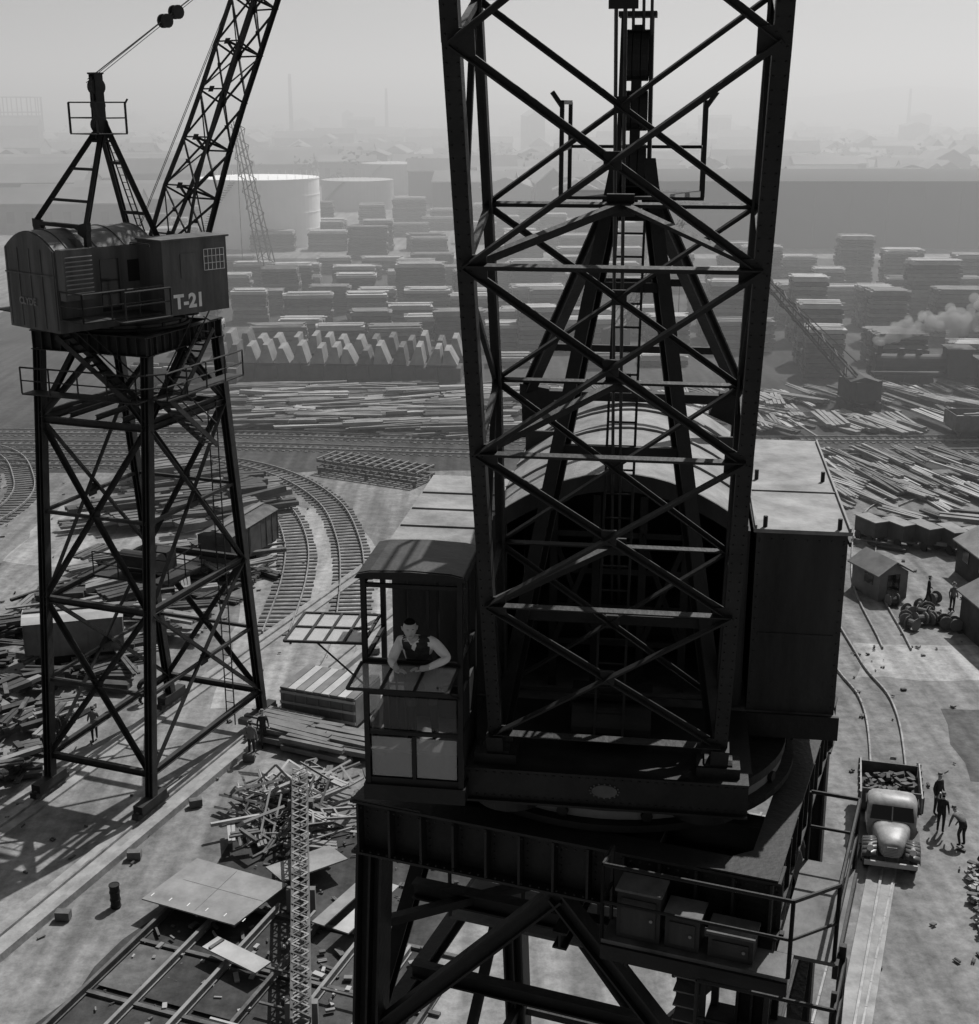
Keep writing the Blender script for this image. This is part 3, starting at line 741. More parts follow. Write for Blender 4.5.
stackfield('lumber_stacks',33,75,136,150,7.2,7,(5.5,7.5),-3,5.2,3.4,.12)
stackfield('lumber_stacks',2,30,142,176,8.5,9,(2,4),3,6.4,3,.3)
mb=MB()
mb.M=TR(-27,134,0,-4)
for row in range(2):
    yy=row*5.5
    mb.lim(-1,24,yy-1.3,yy+1.3,.0,.5,RUST)
    for k in range(11): mb.lim(k*2.3-.9,k*2.3+1.3,yy-1.5,yy+1.4,.52,2.0+R.uniform(-.3,.3),WOODD)
    for k in range(15):
        x=-1+k*1.68+R.uniform(-.15,.15); h=R.uniform(1.3,2.0); t=R.uniform(-.35,.35)
        mb.prism([(x,yy-1.6,2.15),(x+1.5,yy-1.6,2.15),(x+1.0+t,yy-1.2,2.15+h),(x+.5+t,yy-1.2,2.15+h)],(0,2.4,.2),R.choice((RUSTL,RUSTL,RUST,RUSTL)))
mb.build('ship_plate_sections')

def scatter(name,poly,n,Lr,ang,spread,mats,wr=(.15,.4),zmax=.8,gmax=5):
    mb=MB(); xs=[p[0] for p in poly];ys=[p[1] for p in poly]
    def inside(x,y):
        c=False
        for i in range(len(poly)):
            x1,y1=poly[i];x2,y2=poly[i-1]
            if (y1>y)!=(y2>y) and x<(x2-x1)*(y-y1)/(y2-y1)+x1: c=not c
        return c
    k=0
    while k<n:
        x=R.uniform(min(xs),max(xs));y=R.uniform(min(ys),max(ys))
        if not inside(x,y): continue
        k+=1; a=rad(ang+R.gauss(0,spread)); l=R.uniform(*Lr); w=R.uniform(*wr); g=R.randint(1,gmax); mt=R.choice(mats)
        z=R.uniform(min(.1,zmax),zmax)
        for j in range(g):
            aa=a+R.uniform(-.03,.03)
            mb.box((x-math.sin(a)*j*w*1.25,y+math.cos(a)*j*w*1.25,z+R.uniform(0,.05)),(l*R.uniform(.9,1.05),w,w*R.uniform(.5,1)),mt,
                   Matrix.Rotation(aa,3,'Z')@Matrix.Rotation(R.uniform(-.03,.03),3,'Y'))
    return mb.build(name)
FAR=[RUSTL,WOODM,RUST,RUSTL,WOODD,MILL]
scatter('steel_bar_piles',[(-30,112),(0,110),(4,129),(-29,129)],230,(3,9),8,8,FAR,(.18,.42),.9)
scatter('steel_bar_piles',[(4,111),(60,112),(62,128),(4,128)],170,(3,8),-70,14,FAR,(.15,.36),.7)
scatter('steel_bar_piles',[(24,91),(37,89),(40,102),(27,103)],75,(4,7),-72,6,[MILL,RUSTL,RUSTL,WOODM,RUST],(.12,.24),.6)
scatter('steel_bar_piles',[(38,88),(52,86),(52,102),(41,102)],60,(4,7),-64,6,[MILL,RUSTL,RUST,WOODM],(.12,.24),.6)
scatter('scrap_pile',[(24,80),(45,78),(45,86),(23,87)],60,(1.5,4),-30,14,[WOODM,RUSTL,RUST,WOODD],(.12,.28),.7)
scatter('scrap_pile',[(-30,60),(-18,58),(-14.5,70),(-13,80),(-24,78)],150,(1.2,4),20,35,[RUSTL,RUST,WOODD,WOODD],(.12,.35),1.1)
scatter('scrap_pile',[(-27,47),(-20,44),(-18.5,56),(-26,60)],170,(.6,2.2),60,50,[RUST,RUST,WOODD,WOODD,RUSTL],(.1,.35),1.2,3)
scatter('scrap_pile',[(16.5,39),(23,40),(23,44.0),(17.5,43.0)],420,(.1,.8),10,70,[MILL,RUSTL,RUST,WOODD,RUST],(.04,.16),.45,3)
scatter('scrap_pile',[(20.5,46),(26,46),(26,49.5),(21,49.5)],70,(.3,1.2),10,60,[MILL,RUSTL,RUST],(.05,.16),.4,3)
scatter('scrap_pile',[(-26,84),(-16,82),(-15,92),(-25,96)],70,(2,7),25,12,[RUST,WOODD,WOODM],(.2,.5),1.6)
scatter('lumber_pile',[(-10,53),(-6.5,51.5),(-6,53.2),(-9.5,54.5)],20,(3,4.2),-22,3,[WOODL,WOODM,WOODM],(.2,.3),.7)
# fine loose rubbish
for poly,n in(([(-22,36),(-14,34),(-8,60),(-26,62)],70),([(-12,52),(-2,52),(-4,80),(-14,80)],50),([(12,36),(24,36),(34,66),(18,66)],110),([(18,62),(45,62),(45,82),(20,86)],90),([(-45,66),(-14,62),(-12,96),(-45,100)],120),([(-14,30),(-2,32),(0,48),(-10,48)],160)):
    scatter('ground_debris',poly,n,(.05,.32),0,90,[RUST,RUST,WOODD,WOODM,WOODD],(.03,.10),.04,2)
mb=MB()
for k in range(40):
    x=R.uniform(-10.2,-5.2);y=R.uniform(44.5,49.8); z=R.uniform(.2,1.0); a=R.uniform(0,3.1)
    mb.M=Matrix.Translation((x,y,z))@Matrix.Rotation(a,4,'Z')@Matrix.Rotation(R.uniform(-.8,.8),4,'X')@Matrix.Rotation(R.uniform(-.6,.6),4,'Y')
    l=R.uniform(.9,2.4);w=R.uniform(.45,1.1); mt=R.choice((MILL,MILL,RUSTL,RUSTL,RUST))
    mb.angle((-l/2,-w/2,0),(l/2,-w/2,0),.09,mt);mb.angle((-l/2,w/2,0),(l/2,w/2,0),.09,mt)
    for q in range(R.choice((2,3,4))): mb.angle((-l/2+l*q/3,-w/2,.01),(-l/2+l*q/3,w/2,.01),.08,mt)
mb.build('angle_iron_frames')
scatter('scrap_pile',[(-10.5,44.6),(-5.4,43.6),(-5,49.5),(-9.5,49.5)],50,(.6,2.0),0,60,[MILL,RUSTL,RUST,RUST],(.05,.14),.8,3)

# welding platform
mb=MB(TR(-15.4,30.0,0,GR))
for k in range(7): mb.ibeam((.3+k*1.75,0,.2),(.3+k*1.75,13.2-k*.2,.2),.12,.3,RUSTL if k%3 else RUST)
for k in range(5): mb.box((5.6,.9+k*2.9,.06),(11.2,.16,.10),RUST)
for k in range(10): mb.box((R.uniform(1,10),R.uniform(1,12),.39),(R.uniform(1,3.4),.09,.06),R.choice((RUSTL,RUST,MILL)),R.choice((0,0,1.57,R.uniform(-.5,.5))))
for k in range(9): mb.box((1.2+1.75*(k%6),1.5+2.9*(k//3)+.9,.10),(1.5,2.3,.02),R.choice((RUST,DIRTD)))
for k in range(90): mb.box((R.uniform(.5,11),R.uniform(.5,12.5),.12),(R.uniform(.1,.5),R.uniform(.05,.2),.08),R.choice((RUSTL,RUST,MILL,RUST)),R.uniform(0,3))
mb.build('beam_platform')
mb=MB()
mb.M=Matrix.Translation((-9.5,40.7,.75))@Matrix.Rotation(rad(-24),4,'Z')@Matrix.Rotation(rad(2),4,'X')
mb.prism([(-2.1,-1.4,0),(1.7,-1.4,0),(2.1,1.3,0),(-1.8,1.4,0)],(0,0,.05),RUSTL)
for x in(-1.5,0,1.5): mb.box((x,0,-.12),(.12,2.4,.22),RUST)
for q in range(6): mb.box((-1.9+q*.75,-1.05,.054),(.03,.18,.006),WHITE)
mb.box((0,0,.053),(.015,2.5,.005),RUST); mb.box((.2,.1,.053),(3.3,.015,.004),RUST)
mb.build('steel_plate')
mb=MB(); mb.M=Matrix.Translation((-6.6,42.6,.7))@Matrix.Rotation(rad(35),4,'Z')@Matrix.Rotation(rad(-5),4,'X')
mb.box((0,0,0),(2.6,1.4,.05),RUSTL); mb.box((0,0,-.12),(2.4,.12,.2),RUST); mb.build('steel_plate')
mb=MB(); mb.M=Matrix.Translation((-8.2,37.3,.6))@Matrix.Rotation(rad(-35),4,'Z')
mb.box((0,0,0),(2.4,.7,.06),MILL); mb.box((-.9,0,.06),(.12,.6,.05),RUST); mb.build('steel_plate')
mb=MB(); mb.M=Matrix.Translation((-4.2,40.0,.6))@Matrix.Rotation(rad(62),4,'Z')
mb.box((0,0,0),(3.2,.6,.05),MILL); mb.box((0,1.0,-.1),(3.0,.5,.05),RUSTL); mb.build('steel_plate')
mb=MB(); A=Vector((-5.5,33,1.0));B=Vector((-7.6,48.3,1.0)); d=(B-A).normalized(); s=Vector((d.y,-d.x,0))
for q in(-.27,.27):
    for z in(0,.5): mb.angle(A+s*q+Z*z,B+s*q+Z*z,.08,RUST)
N=34
for k in range(N):
    p=A.lerp(B,k/N);q=A.lerp(B,(k+1)/N); sg=1 if k%2 else -1
    for z in(0,.52): mb.beam(p+s*.27*sg+Z*z,q-s*.27*sg+Z*z,.06,.02,RUSTL); mb.beam(p-s*.27*sg+Z*(z+.02),q+s*.27*sg+Z*(z+.02),.06,.02,RUST)
    for t in(-.27,.27): mb.beam(p+s*t+Z*(0 if sg>0 else .5),q+s*t+Z*(.5 if sg>0 else 0),.05,.02,RUST)
for t in(.1,.5,.9): mb.box(A.lerp(B,t)-Z*.52,(1.0,.25,.9),WOODM)
mb.build('lattice_boom_section')
mb=MB(); c=Vector((-13.1,40.9,0))
mb.cyl(c,c+Z*.9,.17,STEEL,18); 
for z in(.05,.3,.6,.87): mb.ring((c.x,c.y),.165,.19,z,z+.04,STEEL,18)
mb.build('steel_bollard')
mb=MB(TR(-7.3,56.6,0,GR))
mb.lim(-1.9,1.9,-1.3,1.3,.2,1.5,WOODM)
for k in range(9): mb.box((-1.7+k*.42,0,1.54),(.38,2.7,.06),WOODL if k%2 else WOODM)
for k in range(7): mb.box((-1.8+k*.6,-1.33,.85),(.1,.05,1.3),WOODM)
for z in(.35,.85,1.35): mb.box((0,-1.37,z),(3.8,.03,.12),WOODL)
mb.build('timber_crate')
def boxcar(x,y,ang,L,side,roof,name='freight_boxcar',sc=1):
    mb=MB(TR(x,y,0,ang)@Matrix.Scale(sc,4)); h=L/2
    mb.lim(-1.4,1.4,-h,h,1.1,3.6,side)
    mb.prism([(-1.5,-h-.1,3.6),(1.5,-h-.1,3.6),(.8,-h-.1,3.9),(0,-h-.1,4.0),(-.8,-h-.1,3.9)],(0,L+.2,0),roof)
    mb.lim(-.25,.25,-h,h,4.04,4.1,WOODM)
    for sx in(-1,1):
        mb.lim(sx*1.42,sx*1.46,-.9,.9,1.15,3.5,side)
        for k in range(9): mb.lim(sx*1.40,sx*1.45,-h+k*L/8-.04,-h+k*L/8+.04,1.1,3.58,side)
    mb.lim(-1.2,1.2,-h,h,.85,1.09,STEEL2)
    for yy in(-h+1.7,h-1.7):
        mb.lim(-1.1,1.1,yy-1.1,yy+1.1,.5,.82,STEEL2)
        for q in(-.8,.8):
            for sx in(-1,1): mb.cyl((sx*.66,yy+q,.55),(sx*.8,yy+q,.55),.42,STEEL2,16)
    return mb.build(name)
boxcar(-20.8,62.5,-75,6.5,WOODM,WOODL,sc=.72); boxcar(-15.2,77.5,-18,8,WOODD,RUST,sc=.75)
def gondola(x,y,ang,L,z=0):
    mb=MB(TR(x,y,z,ang)); h=L/2
    for sx in(-1,1):
        mb.lim(sx*1.38,sx*1.44,-h,h,1.1,2.3,RUST)
        for k in range(8): mb.lim(sx*1.44,sx*1.52,-h+k*L/7-.05,-h+k*L/7+.05,1.1,2.25,RUST)
    mb.lim(-1.37,1.37,-h,-h+.06,1.1,2.3,RUST);mb.lim(-1.37,1.37,h-.06,h,1.1,2.3,RUST);mb.lim(-1.37,1.37,-h+.07,h-.07,.9,1.1,RUST)
    for k in range(14): mb.box((R.uniform(-1,1),R.uniform(-h+.8,h-.8),R.uniform(1.3,2.4)),(.3,R.uniform(1,2.5),.2),R.choice((RUSTL,WOODM,MILL)),R.uniform(-.4,.4))
    for yy in(-h+1.7,h-1.7):
        mb.lim(-1.1,1.1,yy-1.1,yy+1.1,.5,.82,STEEL2)
        for q in(-.8,.8):
            for sx in(-1,1): mb.cyl((sx*.66,yy+q,.55),(sx*.8,yy+q,.55),.42,STEEL2,16)
    mb.build('gondola_car')
gondola(43,109.3,90,9);gondola(-30,130,87,11);gondola(56,120,90,11)
mb=MB(TR(-8.6,97.5,0,-28))
for z in(.4,1.0):
    for q in(-1.3,-.45,.45,1.3): mb.beam((-4.4,q,z),(4.4,q,z),.14,.2,RUST)
    for k in range(13): mb.beam((-4.4+k*.73,-1.3,z+.14),(-4.4+k*.73,1.3,z+.14),.12,.1,RUSTL)
for x in(-4.2,0,4.2):
    for q in(-1.3,1.3): mb.box((x,q,.25),(.2,.2,.5),RUST)
mb.build('ship_frame_rack')

def hut(name,x,y,ang,w,l,h,rh,wall,roof):
    mb=MB(TR(x,y,0,ang))
    mb.lim(-w/2,w/2,-l/2,l/2,0,h,wall)
    mb.prism([(-w/2,-l/2,h),(w/2,-l/2,h),(0,-l/2,h+rh)],(0,l,0),wall)
    for sx in(-1,1): mb.prism([(sx*(w/2+.25),-l/2-.2,h-.08),(0,-l/2-.2,h+rh+.03),(0,-l/2-.2,h+rh+.11),(sx*(w/2+.25),-l/2-.2,h)],(0,l+.4,0),roof)
    mb.lim(-.4,.4,-l/2-.03,-l/2-.002,.05,2.0 if h>1.9 else h-.1,GDARK); 
    for k in range(max(1,int(l/2.2))):
        y0=-l/2+1+k*2.2
        for sx in(-1,1): mb.lim(sx*w/2+.002*sx,sx*(w/2+.03),y0-.4,y0+.4,h*.5,h*.85,GDARK)
    return mb.build(name)
hut('wooden_hut',22.4,72.5,20,1.9,2.6,1.6,.6,WOODM,WOODM)
hut('wooden_hut',26.6,65,5,2.6,4.0,2.2,.7,WOODD,WOODM)
hut('wooden_hut',29.5,74,5,2.6,4.5,2.0,.7,WOODD,RUSTL)
mb=MB()
for k in range(6):
    mb.M=TR(24.5+k*1.5,82-k*.7,0,20+R.uniform(-8,8)); mb.lim(-.5,.5,-1,1,.5,1.5,WOODD); mb.lim(-.55,.55,-1.05,1.05,1.502,1.56,RUSTL)
    for sx in(-1,1):
        for q in(-.6,.6): mb.cyl((sx*.45,q,.3),(sx*.55,q,.3),.3,STEEL2,10)
mb.build('material_carts')

def truck(x,y,ang,sc=1.0):
    root=empty('stake_bed_truck'); T=TR(x,y,0,ang)@Matrix.Scale(sc,4); mb=MB(T)
    mb.box((0,.6,.62),(.8,5.0,.16),STEEL2)
    mb.lim(-1.05,1.05,.45,3.1,.95,1.02,WOODD)
    for sx in(-1,1):
        mb.lim(sx*1.0,sx*1.05,.45,3.1,1.021,1.6,TRUCKL)
        for k in range(6): mb.lim(sx*1.051,sx*1.10,.5+k*.5,.58+k*.5,.98,1.6,TRUCKP)
    mb.lim(-.99,.99,.45,.5,1.021,1.75,TRUCKP); mb.lim(-.99,.99,3.05,3.1,1.021,1.5,TRUCKP)
    mb.build('cargo_body',root)
    l=MB(T)
    for k in range(70): l.box((R.uniform(-.8,.8),R.uniform(.7,2.9),R.uniform(1.05,1.35)),(R.uniform(.08,.3),R.uniform(.1,.4),R.uniform(.05,.15)),R.choice((RUST,WOODD,RUST)),Matrix.Rotation(R.uniform(0,3),3,'Z')@Matrix.Rotation(R.uniform(-.4,.4),3,'X'))
    l.build('load',root)
    def loft(secs,mt,name):
        bm=bmesh.new(); rings=[]
        for (yy,w,zb,zt,rr) in secs:
            ring=[]
            for a in range(20):
                t=2*math.pi*a/20; ce,se=math.cos(t),math.sin(t)
                px=w*abs(ce)**rr*(1 if ce>0 else -1); pz=(zb+zt)/2+(zt-zb)/2*abs(se)**rr*(1 if se>0 else -1)
                ring.append(bm.verts.new(T@Vector((px,yy,pz))))
            rings.append(ring)
        for A,B in zip(rings[:-1],rings[1:]):
            for k in range(20): bm.faces.new((A[k],A[(k+1)%20],B[(k+1)%20],B[k]))
        bm.faces.new(rings[0]);bm.faces.new(rings[-1][::-1])
        bmesh.ops.recalc_face_normals(bm,faces=bm.faces)
        me=bpy.data.meshes.new(name); bm.to_mesh(me); bm.free(); me.materials.append(mt)
        for p in me.polygons: p.use_smooth=len(p.vertices)==4
        o=bpy.data.objects.new(name,me); COL.objects.link(o); o.parent=root
    loft([(.35,.78,.7,1.72,.5),(.30,.84,.65,1.88,.45),(-.1,.86,.65,1.95,.45),(-.45,.84,.65,1.92,.45),(-.62,.82,.65,1.78,.5),(-.92,.80,.65,1.36,.5)],TRUCKL,'cab_shell')
    loft([(-.85,.66,.62,1.34,.55),(-1.3,.56,.6,1.32,.6),(-1.8,.45,.6,1.26,.65),(-2.08,.36,.62,1.18,.7),(-2.16,.28,.68,1.08,.8)],TRUCKL,'hood')
    for sx in(-1,1):
        secs=[]
        for k in range(9):
            t=k/8; secs.append((-1.15-1.0*t,.62+.42*math.sin(math.pi*(.15+.8*t))))
        m=MB(T)
        for (a,za),(b,zb) in zip(secs[:-1],secs[1:]):
            m.prism([(sx*.45,a,za+.03),(sx*.92,a,za-.05),(sx*.95,a,za-.2),(sx*.90,a,za-.12),(sx*.45,a,za-.04)],(0,b-a,zb-za),TRUCKP)
        m.build('front_fender',root,True)
    m=MB(T)
    m.add([(-.66,-.66,1.76),(.66,-.66,1.76),(.72,-.935,1.37),(-.72,-.935,1.37)],[(0,1,2,3)],GDARK)
    m.beam((0,-.67,1.75),(0,-.945,1.37),.04,.03,TRUCKL)
    for sx in(-1,1): m.lim(sx*.85,sx*.875,-.45,.15,1.32,1.72,GDARK)
    for k in range(7): m.box((0,-2.17,.72+k*.055),(.5-.03*k,.03,.02),MILL)
    for sx in(-1,1):
        m.cyl((sx*.68,-2.12,.92),(sx*.68,-1.9,.95),.12,TRUCKL,16,.06); m.cyl((sx*.68,-2.135,.92),(sx*.68,-2.121,.92),.105,LAMP,16)
        m.lim(sx*.6,sx*1.0,-1.1,.4,.42,.47,TRUCKP)
    m.box((0,-2.32,.5),(1.7,.07,.16),MILL)
    m.build('glass_grille_and_lamps',root)
    w=MB(T)
    for sx in(-1,1):
        w.cyl((sx*.66,-1.65,.38),(sx*.86,-1.65,.38),.38,RUBB,22); w.cyl((sx*.861,-1.65,.38),(sx*.875,-1.65,.38),.2,TRUCKL,16)
        w.cyl((sx*.6,2.1,.4),(sx*.98,2.1,.4),.4,RUBB,22)
    w.build('wheels',root)
truck(15.2,45.2,GR+6,1.1)

def loco(x,y,ang):
    root=empty('steam_locomotive'); mb=MB(TR(x,y,0,ang))
    mb.cyl((-4.2,0,2.4),(2,0,2.4),.85,STEEL2,20); mb.cyl((-4.9,0,2.4),(-4.2,0,2.4),.9,STEEL,20)
    mb.cyl((-4.4,0,3.2),(-4.4,0,4.5),.25,STEEL,12,.33); mb.cyl((-2.3,0,3.1),(-2.3,0,3.8),.4,STEEL2,14,.3); mb.cyl((-.6,0,3.1),(-.6,0,3.7),.35,STEEL2,14,.25)
    mb.lim(2,4.2,-1.35,1.35,1.3,3.9,STEEL2); mb.lim(1.8,4.5,-1.5,1.5,3.9,4.0,STEEL2); mb.lim(-5,4.2,-1.2,1.2,1.1,1.35,STEEL2)
    mb.lim(4.8,9.5,-1.35,1.35,1.1,3.0,STEEL2)
    for xx in(-3,-1.4,.2): 
        for s in(-1,1): mb.cyl((xx,s*.7,.66),(xx,s*.85,.66),.66,STEEL,18)
    for xx in(5.6,6.9,7.6,8.8):
        for s in(-1,1): mb.cyl((xx,s*.7,.45),(xx,s*.85,.45),.45,STEEL,14)
    mb.build('engine_and_tender',root)
loco(43,131,-4)
def derrick(x,y,tx,ty,tz,w=.9):
    root=empty('crawler_crane'); mb=MB()
    mb.box((x,y,1.9),(2.6,3.2,1.8),STEEL2,.3); mb.box((x,y,.9),(2.4,2.8,.3),STEEL2); mb.prism([(x-1.3,y-1.6,2.8),(x+1.3,y-1.6,2.8),(x,y-1.6,3.2)],(0,3.2,0),STEEL2)
    for s in(-1.3,1.3): mb.box((x+s,y,.45),(.6,3.6,.85),STEEL)
    A=Vector((x,y-.5,2));B=Vector((tx,ty,tz)); d=(B-A).normalized(); s1=d.cross(Z).normalized()*w/2; s2=s1.cross(d).normalized()*w/2
    for p in(s1+s2,s1-s2,-s1+s2,-s1-s2): mb.beam(A+p,B+p*.5,.14,.14,STEEL2)
    n=18
    for k in range(n):
        a=A.lerp(B,k/n);b=A.lerp(B,(k+1)/n);q=1 if k%2 else -1
        for z in(s2,-s2): mb.beam(a+s1*q+z,b-s1*q+z,.08,.08,STEEL2)
        for z in(s1,-s1): mb.beam(a+s2*q+z,b-s2*q+z,.08,.08,STEEL2)
    mb.cyl(Vector((x,y+1.5,4)),B,.05,CABLE,4); mb.cyl(B,(B.x,B.y,3),.05,CABLE,4)
    mb.build('derrick',root)
derrick(-33.5,206,-39,214,24,1.9); derrick(34,121,24,126,13,.9); derrick(14,150,22,156,14)

# ------------------------------------------------------------------ tanks, sheds, skyline
def tank(x,y,rr,h,TM=TANK):
    mb=MB(); mb.cyl((x,y,0),(x,y,h),rr,TM,64); mb.cyl((x,y,h),(x,y,h+rr*.05),rr,TM,64,.3,False)
    for z in(h*.25,h*.5,h*.75,h-.2): mb.ring((x,y),rr+.002,rr+.06,z,z+.12,TM,64)
    for k in range(28):
        a=-1.2+k*.035; mb.box((x+(rr+.4)*math.sin(a),y-(rr+.4)*math.cos(a),k*h/28),(.8,.8,.1),STEEL2,a)
    for k in range(40):
        a=2*math.pi*k/40; mb.beam((x+rr*math.cos(a),y+rr*math.sin(a),h),(x+rr*math.cos(a),y+rr*math.sin(a),h+.9),.05,.05,TM)
    mb.build('storage_tank')
tank(-45.5,272,11.8,12.9); tank(-35,365,9.5,7.5,TANKG); tank(-30,430,10,9,TANKG)
mb=MB()
mb.lim(32,240,262,310,0,12.3,DARKW); mb.lim(31,241,261,311,12.302,12.7,DARKW)
for k in range(30): mb.lim(34+k*7,34.3+k*7,261.75,261.99,0,12.2,DARKW)
mb.build('shipyard_shed')
def gable(mb,x,y,w,l,h,rh,ang,wall,roof):
    M0=mb.M; mb.M=TR(x,y,0,ang); mb.lim(-l/2,l/2,-w/2,w/2,0,h,wall)
    for s in(-1,1): mb.prism([(-l/2-.3,s*(w/2+.4),h-.05),(-l/2-.3,0,h+rh),(-l/2-.3,0,h+rh+.3),(-l/2-.3,s*(w/2+.4),h+.25)],(l+.6,0,0),roof)
    mb.prism([(-l/2,-w/2,h),(-l/2,w/2,h),(-l/2,0,h+rh)],(l,0,0),wall)
    n=int(l/4)
    for k in range(n): mb.lim(-l/2+2+k*4,-l/2+3.6+k*4,-w/2-.05,-w/2-.01,h*.35,h*.75,GDARK)
    mb.M=M0
mb=MB()
for k in range(4): gable(mb,-150+k*2,345+k*22,20,100,8,4,2,BRICK,ROOFD)
for k in range(3): gable(mb,-95+k*8,300+k*14,12,38,6,3,4,BRICK,ROOFD)
for k in range(3): gable(mb,-85+k*6,470+k*22,18,50,7,4,4,BRICK,ROOFD)
mb.build('brick_warehouses')
mb=MB()
for k in range(620):
    y=350+1500*R.random()**1.5; x=R.uniform(-.42,.42)*y*1.0
    if -85<x<-15 and y<470: continue
    if x<-95 and y<440: continue
    gable(mb,x,y,R.uniform(6,13),R.uniform(9,28),R.uniform(4,9)+(R.uniform(6,12) if (R.random()<.12 and y>700) else 0),R.uniform(1.5,4),R.uniform(-8,8)+R.choice((0,90)),R.choice((BRICK,DARKW,DARKW,CONC)),ROOFD)
mb.build('city_buildings')
mb=MB()
for x,y,h,rr in((-125,880,44,1.6),(-70,950,36,1.4),(285,950,36,1.4)): mb.cyl((x,y,0),(x,y,h),rr,BRICK,14,rr*.6)
mb.build('chimneys')
m=MB(); gx,gy=-262,780
for k in range(14):
    a=k*2*math.pi/14; m.beam((gx+12*math.cos(a),gy+12*math.sin(a),0),(gx+12*math.cos(a),gy+12*math.sin(a),30),.5,.5,RUST)
for z in(12,22,30): m.ring((gx,gy),11.6,12.4,z-.5,z,RUST,28)
m.cyl((gx,gy,0),(gx,gy,20),11,BRICK,28); m.build('gasometer')
mb=MB()
for k in range(420):
    y=R.choice((R.uniform(420,700),R.uniform(700,1500))); x=R.uniform(-.45,.45)*y
    hh=R.uniform(5,12)
    mb.cyl((x,y,0),(x,y,hh*.6),.3,TREE,5,.1)
    for j in range(26):
        c=Vector((x+R.gauss(0,hh*.22),y+R.gauss(0,hh*.22),hh*.62+R.gauss(0,hh*.18))); s=R.uniform(.7,1.6)
        vs=[c+Vector((R.uniform(-s,s),R.uniform(-s,s),R.uniform(-s,s)*.8)) for _ in range(4)]
        mb.add(vs,[(0,1,2),(0,2,3),(0,1,3),(1,2,3)],TREE)
mb.build('distant_trees')
def ridge(y,hs,name,x0,x1):
    n=90; vs=[];fs=[]
    for k in range(n+1):
        x=x0+(x1-x0)*k/n; h=hs(k/n)
        vs+=[(x,y-300,-1),(x,y,h),(x,y+500,-1)]
    for k in range(n):
        for q in(0,1): fs.append((3*k+q,3*k+3+q,3*k+4+q,3*k+1+q))
    m=MB(); m.add(vs,fs,HILL); m.build(name,None,True)
ridge(1500,lambda t:22+44*max(0,(t-.55)/.45)**.8+4*math.sin(t*31)+3*math.sin(t*77),'hills',-1300,1300)
ridge(3000,lambda t:45+20*math.sin(t*7)+6*math.sin(t*50),'hills',-2200,2200)

for (x,y,h,p,s) in((17.7,47.3,30,'stand',CLOTH),(17.9,44.9,200,'bend',CLOTH2),(18.7,44.4,120,'bend',CLOTH),(18.3,43.6,70,'walk',SHIRT),(19.3,45.4,260,'stand',CLOTH),(19.6,43.9,180,'reach',CLOTH2),(17.4,45.9,150,'reach',CLOTH),
    (-18.9,53.0,30,'stand',CLOTH),(-17.4,53.6,200,'walk',CLOTH2),(-19.9,55.4,90,'stand',SHIRT),(-16.4,57.5,120,'bend',CLOTH),(-9.9,53.2,20,'walk',CLOTH),(-10.2,52.0,170,'stand',CLOTH2),(-21.0,51.0,300,'reach',CLOTH),
    (24.5,70.2,80,'walk',CLOTH),(25.6,69.4,10,'stand',CLOTH2)):
    worker('worker',x,y,h,p,s)
mb=MB()
for k in range(14):
    x=R.uniform(22.5,25);y=R.uniform(66.5,71); a=R.uniform(0,3); d=Vector((math.cos(a),math.sin(a),0))*.25; c=Vector((x,y,.36))
    mb.cyl(c-d,c+d,.22,RUST,12); 
    for q in(-1,1): mb.cyl(c+d*q*1.0,c+d*q*1.15,.36,WOODM,14)
mb.build('cable_drums')

# ------------------------------------------------------------------ air
HAZE=bpy.data.materials.new('haze'); HAZE.use_nodes=True; nt=HAZE.node_tree; nt.nodes.clear()
o=nt.nodes.new('ShaderNodeOutputMaterial'); v=nt.nodes.new('ShaderNodeVolumeScatter'); v.inputs['Density'].default_value=.0031; v.inputs['Color'].default_value=(.90,.90,.90,1); v.inputs['Anisotropy'].default_value=.3
nt.links.new(v.outputs[0],o.inputs['Volume'])
mb=MB(); mb.lim(-2600,2600,75,3400,-3,65,HAZE); mb.build('haze')
ST=bpy.data.materials.new('steam'); ST.use_nodes=True; nt=ST.node_tree; nt.nodes.clear(); N=nt.nodes;L=nt.links
o=N.new('ShaderNodeOutputMaterial'); v=N.new('ShaderNodeVolumeScatter'); v.inputs['Color'].default_value=(1,1,1,1); v.inputs['Density'].default_value=.8; v.inputs['Anisotropy'].default_value=.6
L.new(v.outputs[0],o.inputs['Volume'])
mbd=bpy.data.metaballs.new('steam_balls'); mbd.resolution=.25; mbd.render_resolution=.25; mbd.threshold=.2
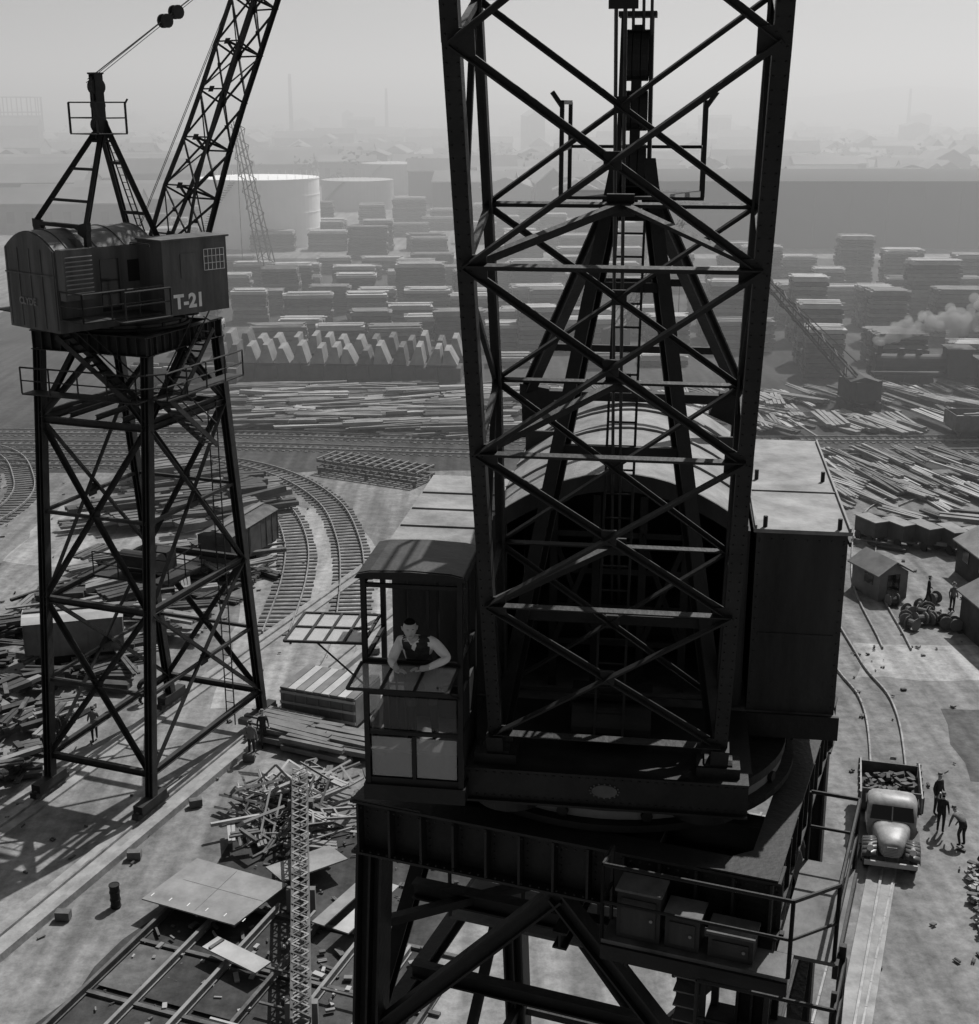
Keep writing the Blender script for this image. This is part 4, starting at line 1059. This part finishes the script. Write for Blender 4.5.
mo=bpy.data.objects.new('steam_balls',mbd); COL.objects.link(mo)
for k in range(230):
    t=R.random(); x=38.4+17*t; zc=4.6+5.6*t+.6*math.sin(t*9); sp=.2+1.7*t
    e=mbd.elements.new(); e.co=(x+R.gauss(0,.6),130+R.gauss(0,sp),zc+R.gauss(0,sp*.85)); e.radius=R.uniform(.3,.7)+R.uniform(.2,.7)*t
dg=bpy.context.evaluated_depsgraph_get(); me=bpy.data.meshes.new_from_object(mo.evaluated_get(dg)); bpy.data.objects.remove(mo)
me.name='steam_plume'; me.materials.clear(); me.materials.append(ST)
for p in me.polygons: p.use_smooth=True
COL.objects.link(bpy.data.objects.new('steam_plume',me))

# ------------------------------------------------------------------ light, sky, camera
AZ,EL=rad(33),rad(52)
w=bpy.data.worlds.new('World'); scn.world=w; w.use_nodes=True; nt=w.node_tree; bg=nt.nodes['Background']
sk=nt.nodes.new('ShaderNodeTexSky'); sk.sky_type='NISHITA'; sk.sun_disc=False; sk.sun_elevation=EL; sk.sun_rotation=AZ; sk.dust_density=3
bw=nt.nodes.new('ShaderNodeRGBToBW'); nt.links.new(sk.outputs[0],bw.inputs[0]); nt.links.new(bw.outputs[0],bg.inputs['Color'])
bg.inputs['Strength'].default_value=.07
D=Vector((math.sin(AZ)*math.cos(EL),math.cos(AZ)*math.cos(EL),math.sin(EL)))
sl=bpy.data.lights.new('sun','SUN'); sl.energy=5; sl.angle=rad(.5); sl.color=(1,.99,.98); so=bpy.data.objects.new('sun',sl); COL.objects.link(so)
so.rotation_euler=D.to_track_quat('Z','Y').to_euler(); so.location=(0,0,60)
cam=bpy.data.cameras.new('camera')
cam.sensor_fit='VERTICAL'; cam.sensor_height=36; cam.lens=36*1340/1024; cam.clip_end=12000; cam.clip_start=.1
co=bpy.data.objects.new('camera',cam); COL.objects.link(co); co.location=(0,0,27); co.rotation_euler=(rad(90-17),0,0); scn.camera=co
scn.view_settings.view_transform='Standard'; scn.view_settings.look='None'; scn.view_settings.exposure=0
